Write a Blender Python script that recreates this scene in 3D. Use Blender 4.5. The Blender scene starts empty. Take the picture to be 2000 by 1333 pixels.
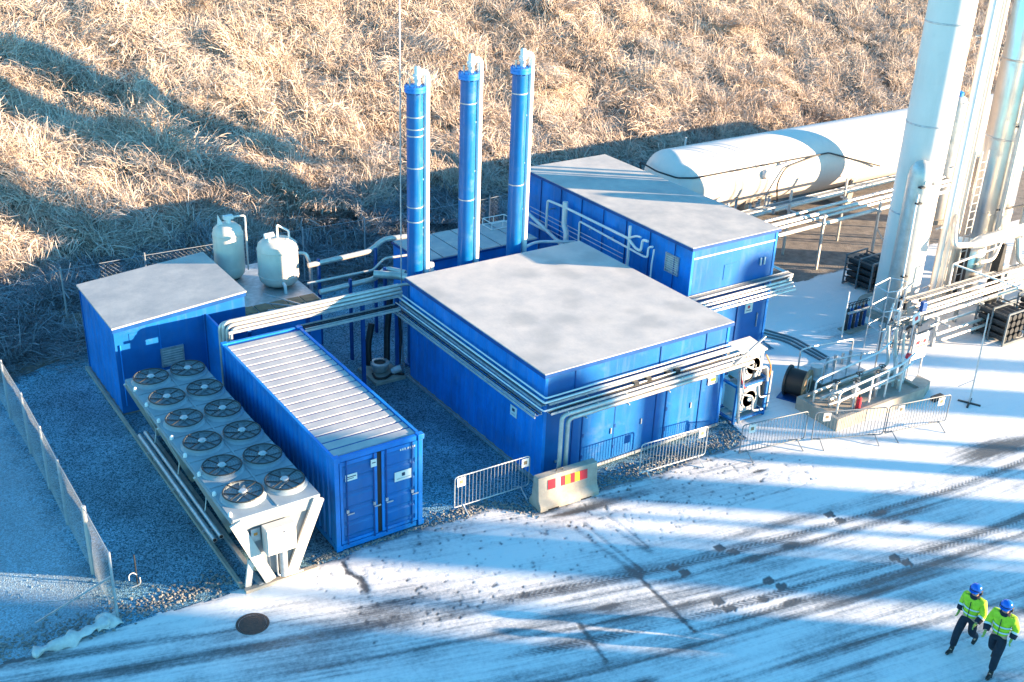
import bpy, math, random
import numpy as np
from mathutils import Vector, Matrix, Quaternion

random.seed(7)
rng = np.random.default_rng(7)
scene = bpy.context.scene
col = scene.collection
R = math.radians

# ------------------------------------------------------------------ camera, sky, sun, exposure
cam_data = bpy.data.cameras.new('camera')
cam = bpy.data.objects.new('camera', cam_data)
col.objects.link(cam)
scene.camera = cam
cam_data.sensor_width = 36.0
cam_data.lens = 2237.3 / 2000.0 * 36.0
cam_data.clip_end = 1000.0
yaw, pitch, roll = 0.964828, 0.448257, 0.039546
fw = Vector((math.cos(yaw) * math.cos(pitch), math.sin(yaw) * math.cos(pitch), -math.sin(pitch)))
rt0 = Vector((math.sin(yaw), -math.cos(yaw), 0.0))
up0 = rt0.cross(fw)
rt = rt0 * math.cos(roll) + up0 * math.sin(roll)
up = -rt0 * math.sin(roll) + up0 * math.cos(roll)
m = Matrix((rt, up, -fw)).transposed().to_4x4()
m.translation = (-9.4037, -20.4807, 16.4342)
cam.matrix_world = m

SUN_EL, SUN_AZ = R(9.6), R(-38.0)
to_sun = Vector((math.cos(SUN_AZ) * math.cos(SUN_EL), math.sin(SUN_AZ) * math.cos(SUN_EL), math.sin(SUN_EL)))
world = bpy.data.worlds.new('World')
scene.world = world
world.use_nodes = True
wn = world.node_tree.nodes
wl = world.node_tree.links
wn.clear()
w_out = wn.new('ShaderNodeOutputWorld')
w_bg = wn.new('ShaderNodeBackground')
w_sky = wn.new('ShaderNodeTexSky')
w_sky.sky_type = 'NISHITA'
w_sky.sun_disc = False
w_sky.sun_elevation = SUN_EL
w_sky.sun_rotation = math.atan2(to_sun.x, to_sun.y)
w_sky.air_density = 1.0
w_sky.dust_density = 0.0
w_sky.ozone_density = 4.0
w_bg.inputs['Strength'].default_value = 0.115
w_tint = wn.new('ShaderNodeMix')
w_tint.data_type, w_tint.blend_type = 'RGBA', 'MULTIPLY'
w_tint.inputs[0].default_value = 1.0
w_tint.inputs[7].default_value = (0.66, 1.10, 1.0, 1.0)
wl.new(w_sky.outputs[0], w_tint.inputs[6])
wl.new(w_tint.outputs[2], w_bg.inputs['Color'])
wl.new(w_bg.outputs[0], w_out.inputs['Surface'])

sun_data = bpy.data.lights.new('sun', 'SUN')
sun_data.energy = 5.0
sun_data.angle = R(0.5)
sun_data.color = (1.0, 0.72, 0.45)
sun = bpy.data.objects.new('sun', sun_data)
col.objects.link(sun)
sun.rotation_euler = to_sun.to_track_quat('Z', 'Y').to_euler()
sun.location = (20, -20, 30)

vs = scene.view_settings
vs.view_transform = 'Standard'
vs.look = 'None'
vs.exposure = 2.32
vs.gamma = 1.0
try:
    scene.cycles.max_bounces = 4
    scene.cycles.diffuse_bounces = 2
    scene.cycles.glossy_bounces = 3
    scene.cycles.transmission_bounces = 2
    scene.cycles.caustics_reflective = False
    scene.cycles.caustics_refractive = False
except Exception:
    pass

# ------------------------------------------------------------------ materials
def mat(name, base, rough=0.6, metal=0.0, var=0.0, scale=3.0, bump=0.0, bscale=40.0, base2=None, coords='Object', spec=0.5, emit=None):
    m = bpy.data.materials.new(name)
    m.use_nodes = True
    nt = m.node_tree
    b = nt.nodes['Principled BSDF']
    b.inputs['Base Color'].default_value = (*base, 1)
    b.inputs['Roughness'].default_value = rough
    b.inputs['Metallic'].default_value = metal
    b.inputs['Specular IOR Level'].default_value = spec
    tc = None
    if var > 0 or base2 or bump > 0:
        tc = nt.nodes.new('ShaderNodeTexCoord')
    if var > 0 or base2:
        n = nt.nodes.new('ShaderNodeTexNoise')
        n.inputs['Scale'].default_value = scale
        n.inputs['Detail'].default_value = 8
        n.inputs['Roughness'].default_value = 0.65
        nt.links.new(tc.outputs[coords], n.inputs['Vector'])
        r = nt.nodes.new('ShaderNodeValToRGB')
        b2 = base2 if base2 else tuple(c * (1 - var) for c in base)
        b1 = base if base2 else tuple(min(1, c * (1 + var)) for c in base)
        r.color_ramp.elements[0].position = 0.35
        r.color_ramp.elements[1].position = 0.65
        r.color_ramp.elements[0].color = (*b2, 1)
        r.color_ramp.elements[1].color = (*b1, 1)
        nt.links.new(n.outputs['Fac'], r.inputs['Fac'])
        nt.links.new(r.outputs['Color'], b.inputs['Base Color'])
    if bump > 0:
        n2 = nt.nodes.new('ShaderNodeTexNoise')
        n2.inputs['Scale'].default_value = bscale
        n2.inputs['Detail'].default_value = 4
        nt.links.new(tc.outputs[coords], n2.inputs['Vector'])
        bp = nt.nodes.new('ShaderNodeBump')
        bp.inputs['Strength'].default_value = bump
        bp.inputs['Distance'].default_value = 0.05
        nt.links.new(n2.outputs['Fac'], bp.inputs['Height'])
        nt.links.new(bp.outputs['Normal'], b.inputs['Normal'])
    return m

M = {}
M['blue'] = mat('blue_paint', (0.002, 0.20, 0.63), 0.45, var=0.22, scale=0.9, bump=0.04, bscale=6)
M['blue_flat'] = mat('blue_flat_paint', (0.001, 0.125, 0.40), 0.45, var=0.18, scale=0.7, bump=0.05, bscale=2.0)
M['blue_dark'] = mat('blue_dark_paint', (0.003, 0.07, 0.27), 0.45, var=0.2)
M['blue_column'] = mat('column_blue_paint', (0.001, 0.13, 0.40), 0.3, var=0.12, scale=1.5)
M['roof'] = mat('frosted_roof_sheet', (0.57, 0.53, 0.49), 0.85, base2=(0.40, 0.395, 0.39), scale=1.1, bump=0.05, bscale=12)
M['frost_panel'] = mat('frosted_steel_panel', (0.54, 0.515, 0.49), 0.75, base2=(0.38, 0.39, 0.41), scale=1.8, bump=0.05, bscale=25)
M['white'] = mat('white_paint', (0.80, 0.80, 0.78), 0.45, var=0.06, scale=1.2)
M['tank_white'] = mat('tank_white_paint', (0.80, 0.72, 0.655), 0.45, var=0.05, scale=0.5)
M['cream'] = mat('cream_fibreglass', (0.76, 0.67, 0.58), 0.5, base2=(0.66, 0.58, 0.50), scale=2.0)
M['clad'] = mat('pipe_cladding', (0.62, 0.60, 0.56), 0.4, 0.45, var=0.12, scale=4)
M['galv'] = mat('galvanised_steel', (0.52, 0.55, 0.57), 0.45, 0.6, var=0.2, scale=6)
M['cooler'] = mat('cooler_sheet', (0.30, 0.36, 0.40), 0.5, 0.1, var=0.10, scale=2)
M['cabinet'] = mat('cabinet_paint', (0.60, 0.58, 0.55), 0.45, var=0.04)
M['steel'] = mat('stainless_steel', (0.62, 0.60, 0.56), 0.28, 0.85, var=0.1, scale=1.0, bump=0.03, bscale=1.5)
M['dark'] = mat('dark_steel', (0.035, 0.04, 0.045), 0.5, 0.3, var=0.3, scale=8)
M['black'] = mat('black_rubber', (0.012, 0.013, 0.015), 0.6)
M['grille'] = mat('fan_guard_wire', (0.02, 0.025, 0.03), 0.5)
M['coil'] = mat('coil_fins', (0.05, 0.07, 0.08), 0.6, 0.2, var=0.3, scale=10)
M['panel_grey'] = mat('panel_grey', (0.24, 0.27, 0.30), 0.55, var=0.1)
M['rack_steel'] = mat('rack_steel', (0.16, 0.19, 0.21), 0.5, 0.3, var=0.2)
M['fan_well'] = mat('fan_well', (0.28, 0.34, 0.38), 0.7, var=0.2)
M['blade'] = mat('fan_blade', (0.22, 0.27, 0.30), 0.5, var=0.1)
M['concrete'] = mat('concrete', (0.44, 0.40, 0.34), 0.85, base2=(0.32, 0.29, 0.25), scale=3.0, bump=0.15, bscale=30)
M['wood'] = mat('weathered_wood', (0.34, 0.24, 0.14), 0.8, base2=(0.20, 0.14, 0.09), scale=5)
M['red'] = mat('red_reflector', (0.62, 0.03, 0.05), 0.4)
M['yellow'] = mat('yellow_reflector', (0.80, 0.72, 0.05), 0.4)
M['orange'] = mat('orange_paint', (0.7, 0.25, 0.05), 0.5)
M['sign'] = mat('sign_white', (0.80, 0.79, 0.74), 0.4, var=0.03)
M['ink'] = mat('sign_ink', (0.03, 0.05, 0.10), 0.5)
M['stone'] = mat('grey_stone', (0.32, 0.31, 0.29), 0.85, base2=(0.16, 0.16, 0.16), scale=6, bump=0.2, bscale=20)
M['tarp'] = mat('white_tarpaulin', (0.70, 0.70, 0.68), 0.55, base2=(0.48, 0.49, 0.50), scale=4, bump=0.3, bscale=8)
M['hivis'] = mat('hivis_fabric', (0.56, 0.80, 0.03), 0.7, base2=(0.38, 0.60, 0.02), scale=9, bump=0.2, bscale=18)
M['navy'] = mat('navy_trousers', (0.012, 0.018, 0.04), 0.8, base2=(0.006, 0.009, 0.02), scale=8, bump=0.2, bscale=18)
M['reflective'] = mat('reflective_tape', (0.72, 0.74, 0.76), 0.3)
M['helmet'] = mat('blue_helmet', (0.01, 0.14, 0.62), 0.22)
M['skin'] = mat('skin', (0.55, 0.32, 0.23), 0.55)
M['glove'] = mat('yellow_glove', (0.34, 0.44, 0.10), 0.7)
M['wire'] = mat('galvanised_wire', (0.36, 0.40, 0.43), 0.5, 0.3)
M['iron'] = mat('cast_iron', (0.06, 0.05, 0.05), 0.7, 0.2, base2=(0.10, 0.07, 0.06), scale=14, bump=0.4, bscale=40)
M['frost_cloth'] = mat('grey_hose', (0.18, 0.20, 0.22), 0.6)

def grime(m, amount, dirt=(0.20, 0.23, 0.26)):
    """vertical run marks, scuffs and dusty patches over a paint"""
    nt = m.node_tree
    b = nt.nodes['Principled BSDF']
    src = b.inputs['Base Color'].links[0].from_socket
    geo = nt.nodes.new('ShaderNodeNewGeometry')
    def layer(scale, vec, lo, hi):
        mp = nt.nodes.new('ShaderNodeMapping')
        mp.inputs['Scale'].default_value = vec
        nt.links.new(geo.outputs['Position'], mp.inputs['Vector'])
        n = nt.nodes.new('ShaderNodeTexNoise')
        n.inputs['Scale'].default_value = scale
        n.inputs['Detail'].default_value = 6
        n.inputs['Roughness'].default_value = 0.7
        nt.links.new(mp.outputs[0], n.inputs['Vector'])
        r = nt.nodes.new('ShaderNodeMapRange')
        r.inputs['From Min'].default_value, r.inputs['From Max'].default_value = lo, hi
        nt.links.new(n.outputs['Fac'], r.inputs['Value'])
        return r.outputs[0]
    a1 = layer(1.0, (5.0, 5.0, 0.35), 0.52, 0.80)
    a2 = layer(1.0, (1.1, 1.1, 1.4), 0.55, 0.78)
    mx0 = nt.nodes.new('ShaderNodeMath')
    mx0.operation = 'MAXIMUM'
    nt.links.new(a1, mx0.inputs[0])
    nt.links.new(a2, mx0.inputs[1])
    sc = nt.nodes.new('ShaderNodeMath')
    sc.operation = 'MULTIPLY'
    sc.inputs[1].default_value = amount
    nt.links.new(mx0.outputs[0], sc.inputs[0])
    mx = nt.nodes.new('ShaderNodeMix')
    mx.data_type = 'RGBA'
    nt.links.new(sc.outputs[0], mx.inputs[0])
    nt.links.new(src, mx.inputs[6])
    mx.inputs[7].default_value = (*dirt, 1)
    nt.links.new(mx.outputs[2], b.inputs['Base Color'])
    rg = nt.nodes.new('ShaderNodeMapRange')
    rg.inputs['To Min'].default_value, rg.inputs['To Max'].default_value = b.inputs['Roughness'].default_value, 0.8
    nt.links.new(mx0.outputs[0], rg.inputs['Value'])
    nt.links.new(rg.outputs[0], b.inputs['Roughness'])
for k_, am in (('blue', .30), ('blue_flat', .20), ('blue_column', .22)):
    grime(M[k_], am)
for k_, am, dd in (('tank_white', .25, (.50, .47, .42)), ('white', .3, (.42, .40, .36)), ('clad', .45, (.34, .31, .26)), ('cooler', .3, (.22, .22, .21)), ('cabinet', .3, (.40, .36, .30)), ('cream', .35, (.40, .34, .26)), ('concrete', .35, (.20, .19, .17)), ('steel', .3, (.40, .34, .25)), ('roof', .30, (.36, .35, .33)), ('frost_panel', .35, (.34, .35, .37))):
    grime(M[k_], am, dd)

def frost_boards(m):
    # frost lies thicker over the joints of the insulation boards under the sheet
    nt = m.node_tree
    b = nt.nodes['Principled BSDF']
    src = b.inputs['Base Color'].links[0].from_socket
    geo = nt.nodes.new('ShaderNodeNewGeometry')
    nz = nt.nodes.new('ShaderNodeTexNoise')
    nz.inputs['Scale'].default_value = 0.9
    nz.inputs['Detail'].default_value = 3
    nt.links.new(geo.outputs['Position'], nz.inputs['Vector'])
    ad = nt.nodes.new('ShaderNodeVectorMath')
    ad.operation = 'MULTIPLY_ADD'
    ad.inputs[1].default_value = (1.1, 1.1, 0)
    nt.links.new(nz.outputs['Color'], ad.inputs[0])
    nt.links.new(geo.outputs['Position'], ad.inputs[2])
    vo = nt.nodes.new('ShaderNodeTexVoronoi')
    vo.feature = 'SMOOTH_F1'
    vo.inputs['Scale'].default_value = 0.85
    vo.inputs['Smoothness'].default_value = 0.35
    vo.inputs['Randomness'].default_value = 0.65
    nt.links.new(ad.outputs[0], vo.inputs['Vector'])
    r = nt.nodes.new('ShaderNodeMapRange')
    r.interpolation_type = 'SMOOTHSTEP'
    r.inputs['From Min'].default_value, r.inputs['From Max'].default_value = 0.20, 0.55
    r.inputs['To Min'].default_value, r.inputs['To Max'].default_value = 0.42, 0.0
    nt.links.new(vo.outputs['Distance'], r.inputs['Value'])
    mx = nt.nodes.new('ShaderNodeMix')
    mx.data_type = 'RGBA'
    nt.links.new(r.outputs[0], mx.inputs[0])
    nt.links.new(src, mx.inputs[6])
    mx.inputs[7].default_value = (0.27, 0.28, 0.285, 1)
    nt.links.new(mx.outputs[2], b.inputs['Base Color'])
M['roof_main'] = mat('frosted_roof_boards', (0.58, 0.54, 0.50), 0.85, base2=(0.45, 0.44, 0.43), scale=1.3, bump=0.05, bscale=12)
frost_boards(M['roof_main'])
M['barrier_grey'] = mat('grey_barrier_steel', (0.22, 0.24, 0.26), 0.5, 0.4, var=0.2)  # darker grey steel for the three right-hand barriers

# ------------------------------------------------------------------ mesh builder
ORG = {}

class MB:
    def __init__(self):
        self.v = []
        self.f = []
    def add(self, vs, fs):
        o = len(self.v)
        self.v.extend([tuple(p) for p in vs])
        self.f.extend([tuple(i + o for i in q) for q in fs])
        return self
    def box(self, x0, x1, y0, y1, z0, z1):
        v = [(x0, y0, z0), (x1, y0, z0), (x1, y1, z0), (x0, y1, z0), (x0, y0, z1), (x1, y0, z1), (x1, y1, z1), (x0, y1, z1)]
        return self.add(v, [(0, 3, 2, 1), (4, 5, 6, 7), (0, 1, 5, 4), (1, 2, 6, 5), (2, 3, 7, 6), (3, 0, 4, 7)])
    def obox(self, c, size, rot=None):
        sx, sy, sz = [s / 2 for s in size]
        q = rot if rot is not None else Matrix.Identity(3)
        c = Vector(c)
        v = [c + q @ Vector(p) for p in ((-sx, -sy, -sz), (sx, -sy, -sz), (sx, sy, -sz), (-sx, sy, -sz), (-sx, -sy, sz), (sx, -sy, sz), (sx, sy, sz), (-sx, sy, sz))]
        return self.add(v, [(0, 3, 2, 1), (4, 5, 6, 7), (0, 1, 5, 4), (1, 2, 6, 5), (2, 3, 7, 6), (3, 0, 4, 7)])
    def bar(self, a, b, w, h=None):
        """square bar from a to b"""
        a, b = Vector(a), Vector(b)
        d = (b - a)
        L = d.length
        q = d.to_track_quat('Y', 'Z').to_matrix()
        return self.obox((a + b) / 2, (w, L, h or w), q)
    def prism(self, pts, d):
        """polygon pts extruded along vector d"""
        n = len(pts)
        d = Vector(d)
        v = [Vector(p) for p in pts] + [Vector(p) + d for p in pts]
        fs = [tuple(range(n))[::-1], tuple(range(n, 2 * n))] + [(i, (i + 1) % n, n + (i + 1) % n, n + i) for i in range(n)]
        return self.add(v, fs)
    def cyl(self, a, b, r0, r1=None, n=12, caps=True):
        r1 = r0 if r1 is None else r1
        a, b = Vector(a), Vector(b)
        q = (b - a).to_track_quat('Z', 'X').to_matrix()
        v = []
        for c, r in ((a, r0), (b, r1)):
            for i in range(n):
                t = 2 * math.pi * i / n
                v.append(c + q @ Vector((r * math.cos(t), r * math.sin(t), 0)))
        fs = [(i, (i + 1) % n, n + (i + 1) % n, n + i) for i in range(n)]
        if caps:
            fs += [tuple(range(n))[::-1], tuple(range(n, 2 * n))]
        return self.add(v, fs)
    def tube(self, pts, r, n=8, bend=0.0, seg=4):
        pts = [Vector(p) for p in pts]
        if bend > 0 and len(pts) > 2:
            out = [pts[0]]
            for i in range(1, len(pts) - 1):
                p0, p, p1 = pts[i - 1], pts[i], pts[i + 1]
                b0 = min(bend, (p - p0).length * 0.49)
                b1 = min(bend, (p1 - p).length * 0.49)
                s, e = p + (p0 - p).normalized() * b0, p + (p1 - p).normalized() * b1
                for k in range(seg + 1):
                    t = k / seg
                    out.append(s * (1 - t) ** 2 + p * 2 * t * (1 - t) + e * t * t)
            out.append(pts[-1])
            pts = out
        v, fs = [], []
        t0 = (pts[1] - pts[0]).normalized()
        ref = Vector((0, 0, 1)) if abs(t0.z) < 0.9 else Vector((1, 0, 0))
        nrm = t0.cross(ref).normalized()
        for i, p in enumerate(pts):
            if i == 0:
                t = (pts[1] - pts[0]).normalized()
            elif i == len(pts) - 1:
                t = (pts[-1] - pts[-2]).normalized()
            else:
                t = ((pts[i + 1] - p).normalized() + (p - pts[i - 1]).normalized()).normalized()
            nrm = (nrm - t * nrm.dot(t)).normalized()
            bn = t.cross(nrm)
            for k in range(n):
                a = 2 * math.pi * k / n
                v.append(p + nrm * (r * math.cos(a)) + bn * (r * math.sin(a)))
        for i in range(len(pts) - 1):
            for k in range(n):
                k2 = (k + 1) % n
                fs.append((i * n + k, i * n + k2, (i + 1) * n + k2, (i + 1) * n + k))
        L = (len(pts) - 1) * n
        fs += [tuple(range(n))[::-1], tuple(L + k for k in range(n))]
        return self.add(v, fs)
    def lathe(self, prof, c=(0, 0, 0), n=24, axis='Z'):
        """prof: list of (radius, height)"""
        c = Vector(c)
        v, fs = [], []
        for r, h in prof:
            for k in range(n):
                a = 2 * math.pi * k / n
                p = (r * math.cos(a), r * math.sin(a), h)
                if axis == 'X':
                    p = (h, r * math.cos(a), r * math.sin(a))
                elif axis == 'Y':
                    p = (r * math.sin(a), h, r * math.cos(a))
                v.append(c + Vector(p))
        for i in range(len(prof) - 1):
            for k in range(n):
                k2 = (k + 1) % n
                fs.append((i * n + k, i * n + k2, (i + 1) * n + k2, (i + 1) * n + k))
        fs.append(tuple(range(n))[::-1])
        L = (len(prof) - 1) * n
        fs.append(tuple(L + k for k in range(n)))
        return self.add(v, fs)
    def torus(self, c, Rr, r, n=24, mseg=6):
        c = Vector(c)
        v, fs = [], []
        for i in range(n):
            a = 2 * math.pi * i / n
            for k in range(mseg):
                b = 2 * math.pi * k / mseg
                q = Rr + r * math.cos(b)
                v.append(c + Vector((q * math.cos(a), q * math.sin(a), r * math.sin(b))))
        for i in range(n):
            for k in range(mseg):
                fs.append((i * mseg + k, ((i + 1) % n) * mseg + k, ((i + 1) % n) * mseg + (k + 1) % mseg, i * mseg + (k + 1) % mseg))
        return self.add(v, fs)
    def corrugated(self, a, b, z0, z1, nrm, period=0.28, depth=0.035, thick=0.03):
        """trapezoid-corrugated sheet along a->b (xy), from z0 to z1, ridges towards nrm (xy)"""
        a, b, nv = Vector((*a, 0)), Vector((*b, 0)), Vector((*nrm, 0))
        L = (b - a).length
        d = (b - a) / L
        k = max(1, round(L / period))
        P = L / k
        xs = [(0.0, 0.0)]
        for i in range(k):
            s = i * P
            xs += [(s + P * 0.25, 0.0), (s + P * 0.38, depth), (s + P * 0.87, depth), (s + P, 0.0)]
        v = []
        for s, o in xs:
            p = a + d * s + nv * o
            v.append((p.x, p.y, z0))
            v.append((p.x, p.y, z1))
        n = len(xs)
        fs = [(2 * i, 2 * i + 2, 2 * i + 3, 2 * i + 1) for i in range(n - 1)]
        back = [a - nv * thick, b - nv * thick]
        o = len(v)
        for p in back:
            v.append((p.x, p.y, z0))
            v.append((p.x, p.y, z1))
        fs += [(o, o + 1, o + 3, o + 2)]
        fs.append(tuple([2 * i + 1 for i in range(n)] + [o + 3, o + 1]))
        fs.append(tuple([2 * i for i in range(n)][::-1] + [o, o + 2]))
        return self.add(v, fs)
    def build(self, name, material, parent=None, smooth=False, bevel=0.0, angle=40):
        off = Vector((0, 0, 0))
        if parent is not None:
            off = ORG.get(parent.name, Vector((0, 0, 0)))
        me = bpy.data.meshes.new(name)
        me.from_pydata([tuple(Vector(p) - off) for p in self.v], [], self.f)
        me.materials.append(M[material] if isinstance(material, str) else material)
        o = bpy.data.objects.new(name, me)
        col.objects.link(o)
        if parent is not None:
            o.parent = parent
            ORG[o.name] = off
        if smooth:
            me.shade_smooth()
            try:
                me.set_sharp_from_angle(angle=R(angle))
            except Exception:
                pass
        if bevel > 0:
            bm = o.modifiers.new('bevel', 'BEVEL')
            bm.width = bevel
            bm.segments = 2
            bm.limit_method = 'ANGLE'
        me.validate()
        return o

def tag(o, label, cat, group=None):
    o['label'] = label
    o['category'] = cat
    if group:
        o['group'] = group
    return o

def thing(name, loc, label, cat, group=None, rz=0.0):
    o = bpy.data.objects.new(name, None)
    o.empty_display_size = 0.3
    col.objects.link(o)
    o.location = loc
    o.rotation_euler = (0, 0, rz)
    ORG[o.name] = Vector(loc)
    return tag(o, label, cat, group)

def local(name, label, cat, group=None):
    return thing(name, (0, 0, 0), label, cat, group)

def link_copy(src, parent):
    c = src.copy()
    col.objects.link(c)
    c.parent = parent
    return c

def copy_tree(root, loc, rz, label, group=None):
    r = root.copy()
    col.objects.link(r)
    r.location = loc
    r.rotation_euler = (0, 0, rz)
    r['label'] = label
    if group:
        r['group'] = group
    for ch in list(root.children):
        c = link_copy(ch, r)
        for g in list(ch.children):
            link_copy(g, c)
    return r

def structure(o):
    o['kind'] = 'structure'
    return o

def stuff(o, label=None, cat=None):
    o['kind'] = 'stuff'
    if label:
        o['label'] = label
    if cat:
        o['category'] = cat
    return o

# value noise in numpy (lattice hash + smooth interpolation)
def vnoise(x, y, seed=0):
    xi, yi = np.floor(x).astype(np.int64), np.floor(y).astype(np.int64)
    fx, fy = x - xi, y - yi
    fx, fy = fx * fx * (3 - 2 * fx), fy * fy * (3 - 2 * fy)
    def h(a, b):
        n = (a * 374761393 + b * 668265263 + seed * 974634777) & 0x7fffffff
        n = ((n ^ (n >> 13)) * 1274126177) & 0x7fffffff
        return ((n ^ (n >> 16)) & 0xffff) / 65535.0
    return (h(xi, yi) * (1 - fx) + h(xi + 1, yi) * fx) * (1 - fy) + (h(xi, yi + 1) * (1 - fx) + h(xi + 1, yi + 1) * fx) * fy

def fbm(x, y, seed=0, oct=4):
    a, s, t = 1.0, 0.0, 0.0
    for o in range(oct):
        s = s + a * vnoise(x * 2 ** o, y * 2 ** o, seed + o * 17)
        t += a
        a *= 0.5
    return s / t

# ------------------------------------------------------------------ ground: gravel yard, snowy road, bank
def nodes_of(name):
    m = bpy.data.materials.new(name)
    m.use_nodes = True
    return m, m.node_tree, m.node_tree.nodes['Principled BSDF']

def N(nt, kind, **inp):
    n = nt.nodes.new(kind)
    for k, v in inp.items():
        n.inputs[k.replace('_', ' ')].default_value = v
    return n

def gravel_material():
    m, nt, b = nodes_of('frosted_gravel')
    tc = nt.nodes.new('ShaderNodeTexCoord')
    vo = N(nt, 'ShaderNodeTexVoronoi', Scale=34.0)
    nt.links.new(tc.outputs['Object'], vo.inputs['Vector'])
    ramp = nt.nodes.new('ShaderNodeValToRGB')
    e = ramp.color_ramp.elements
    e[0].color, e[1].color = (0.035, 0.10, 0.14, 1), (0.26, 0.52, 0.68, 1)
    e[0].position, e[1].position = 0.1, 0.95
    sep = nt.nodes.new('ShaderNodeSeparateColor')
    nt.links.new(vo.outputs['Color'], sep.inputs[0])
    nt.links.new(sep.outputs[0], ramp.inputs['Fac'])
    big = N(nt, 'ShaderNodeTexNoise', Scale=0.5, Detail=6.0, Roughness=0.6)
    nt.links.new(tc.outputs['Object'], big.inputs['Vector'])
    r2 = nt.nodes.new('ShaderNodeValToRGB')
    r2.color_ramp.elements[0].position, r2.color_ramp.elements[1].position = 0.35, 0.7
    r2.color_ramp.elements[0].color, r2.color_ramp.elements[1].color = (0.55, 0.55, 0.55, 1), (1.15, 1.15, 1.15, 1)
    nt.links.new(big.outputs['Fac'], r2.inputs['Fac'])
    mul = nt.nodes.new('ShaderNodeMix')
    mul.data_type, mul.blend_type = 'RGBA', 'MULTIPLY'
    mul.inputs[0].default_value = 1.0
    nt.links.new(ramp.outputs['Color'], mul.inputs[6])
    nt.links.new(r2.outputs['Color'], mul.inputs[7])
    # untrodden ground outside the side fence carries more frost
    sx = nt.nodes.new('ShaderNodeSeparateXYZ')
    nt.links.new(tc.outputs['Object'], sx.inputs[0])
    fn = N(nt, 'ShaderNodeTexNoise', Scale=1.3, Detail=7.0, Roughness=0.7)
    nt.links.new(tc.outputs['Object'], fn.inputs['Vector'])
    sm = nt.nodes.new('ShaderNodeMath')
    sm.operation = 'MULTIPLY_ADD'
    sm.inputs[1].default_value = 2.2
    nt.links.new(fn.outputs['Fac'], sm.inputs[0])
    nt.links.new(sx.outputs['X'], sm.inputs[2])
    fr = nt.nodes.new('ShaderNodeMapRange')
    fr.inputs['From Min'].default_value, fr.inputs['From Max'].default_value = -3.6, -4.6
    fr.inputs['To Min'].default_value, fr.inputs['To Max'].default_value = 0.0, 0.36
    nt.links.new(sm.outputs[0], fr.inputs['Value'])
    fm = nt.nodes.new('ShaderNodeMix')
    fm.data_type = 'RGBA'
    nt.links.new(fr.outputs[0], fm.inputs[0])
    nt.links.new(mul.outputs[2], fm.inputs[6])
    fm.inputs[7].default_value = (0.60, 0.66, 0.70, 1)
    nt.links.new(fm.outputs[2], b.inputs['Base Color'])
    bp = N(nt, 'ShaderNodeBump', Strength=0.7, Distance=0.02)
    nt.links.new(vo.outputs['Distance'], bp.inputs['Height'])
    bp.invert = True
    nt.links.new(bp.outputs['Normal'], b.inputs['Normal'])
    b.inputs['Roughness'].default_value = 0.85
    return m

M['gravel'] = gravel_material()
g = MB()
g.add([(-250, -250, 0), (400, -250, 0), (400, 300, 0), (-250, 300, 0)], [(0, 1, 2, 3)])
structure(g.build('ground', 'gravel'))
M['bed'] = mat('trodden_grey_gravel', (0.26, 0.235, 0.21), 0.9, base2=(0.13, 0.12, 0.115), scale=2.5, bump=0.6, bscale=26)
g = MB()
n_ = 60
for i in range(n_ + 1):
    x_ = 17.6 + 26.0 * i / n_
    g.v += [(x_, 5.6, .0045), (x_, 16.2 + .5 * math.sin(x_ * 1.7) + .3 * math.sin(x_ * 4.1), .0045)]
for i in range(n_):
    g.f.append((2 * i, 2 * i + 2, 2 * i + 3, 2 * i + 1))
structure(g.build('gravel_bed', 'bed'))

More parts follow.
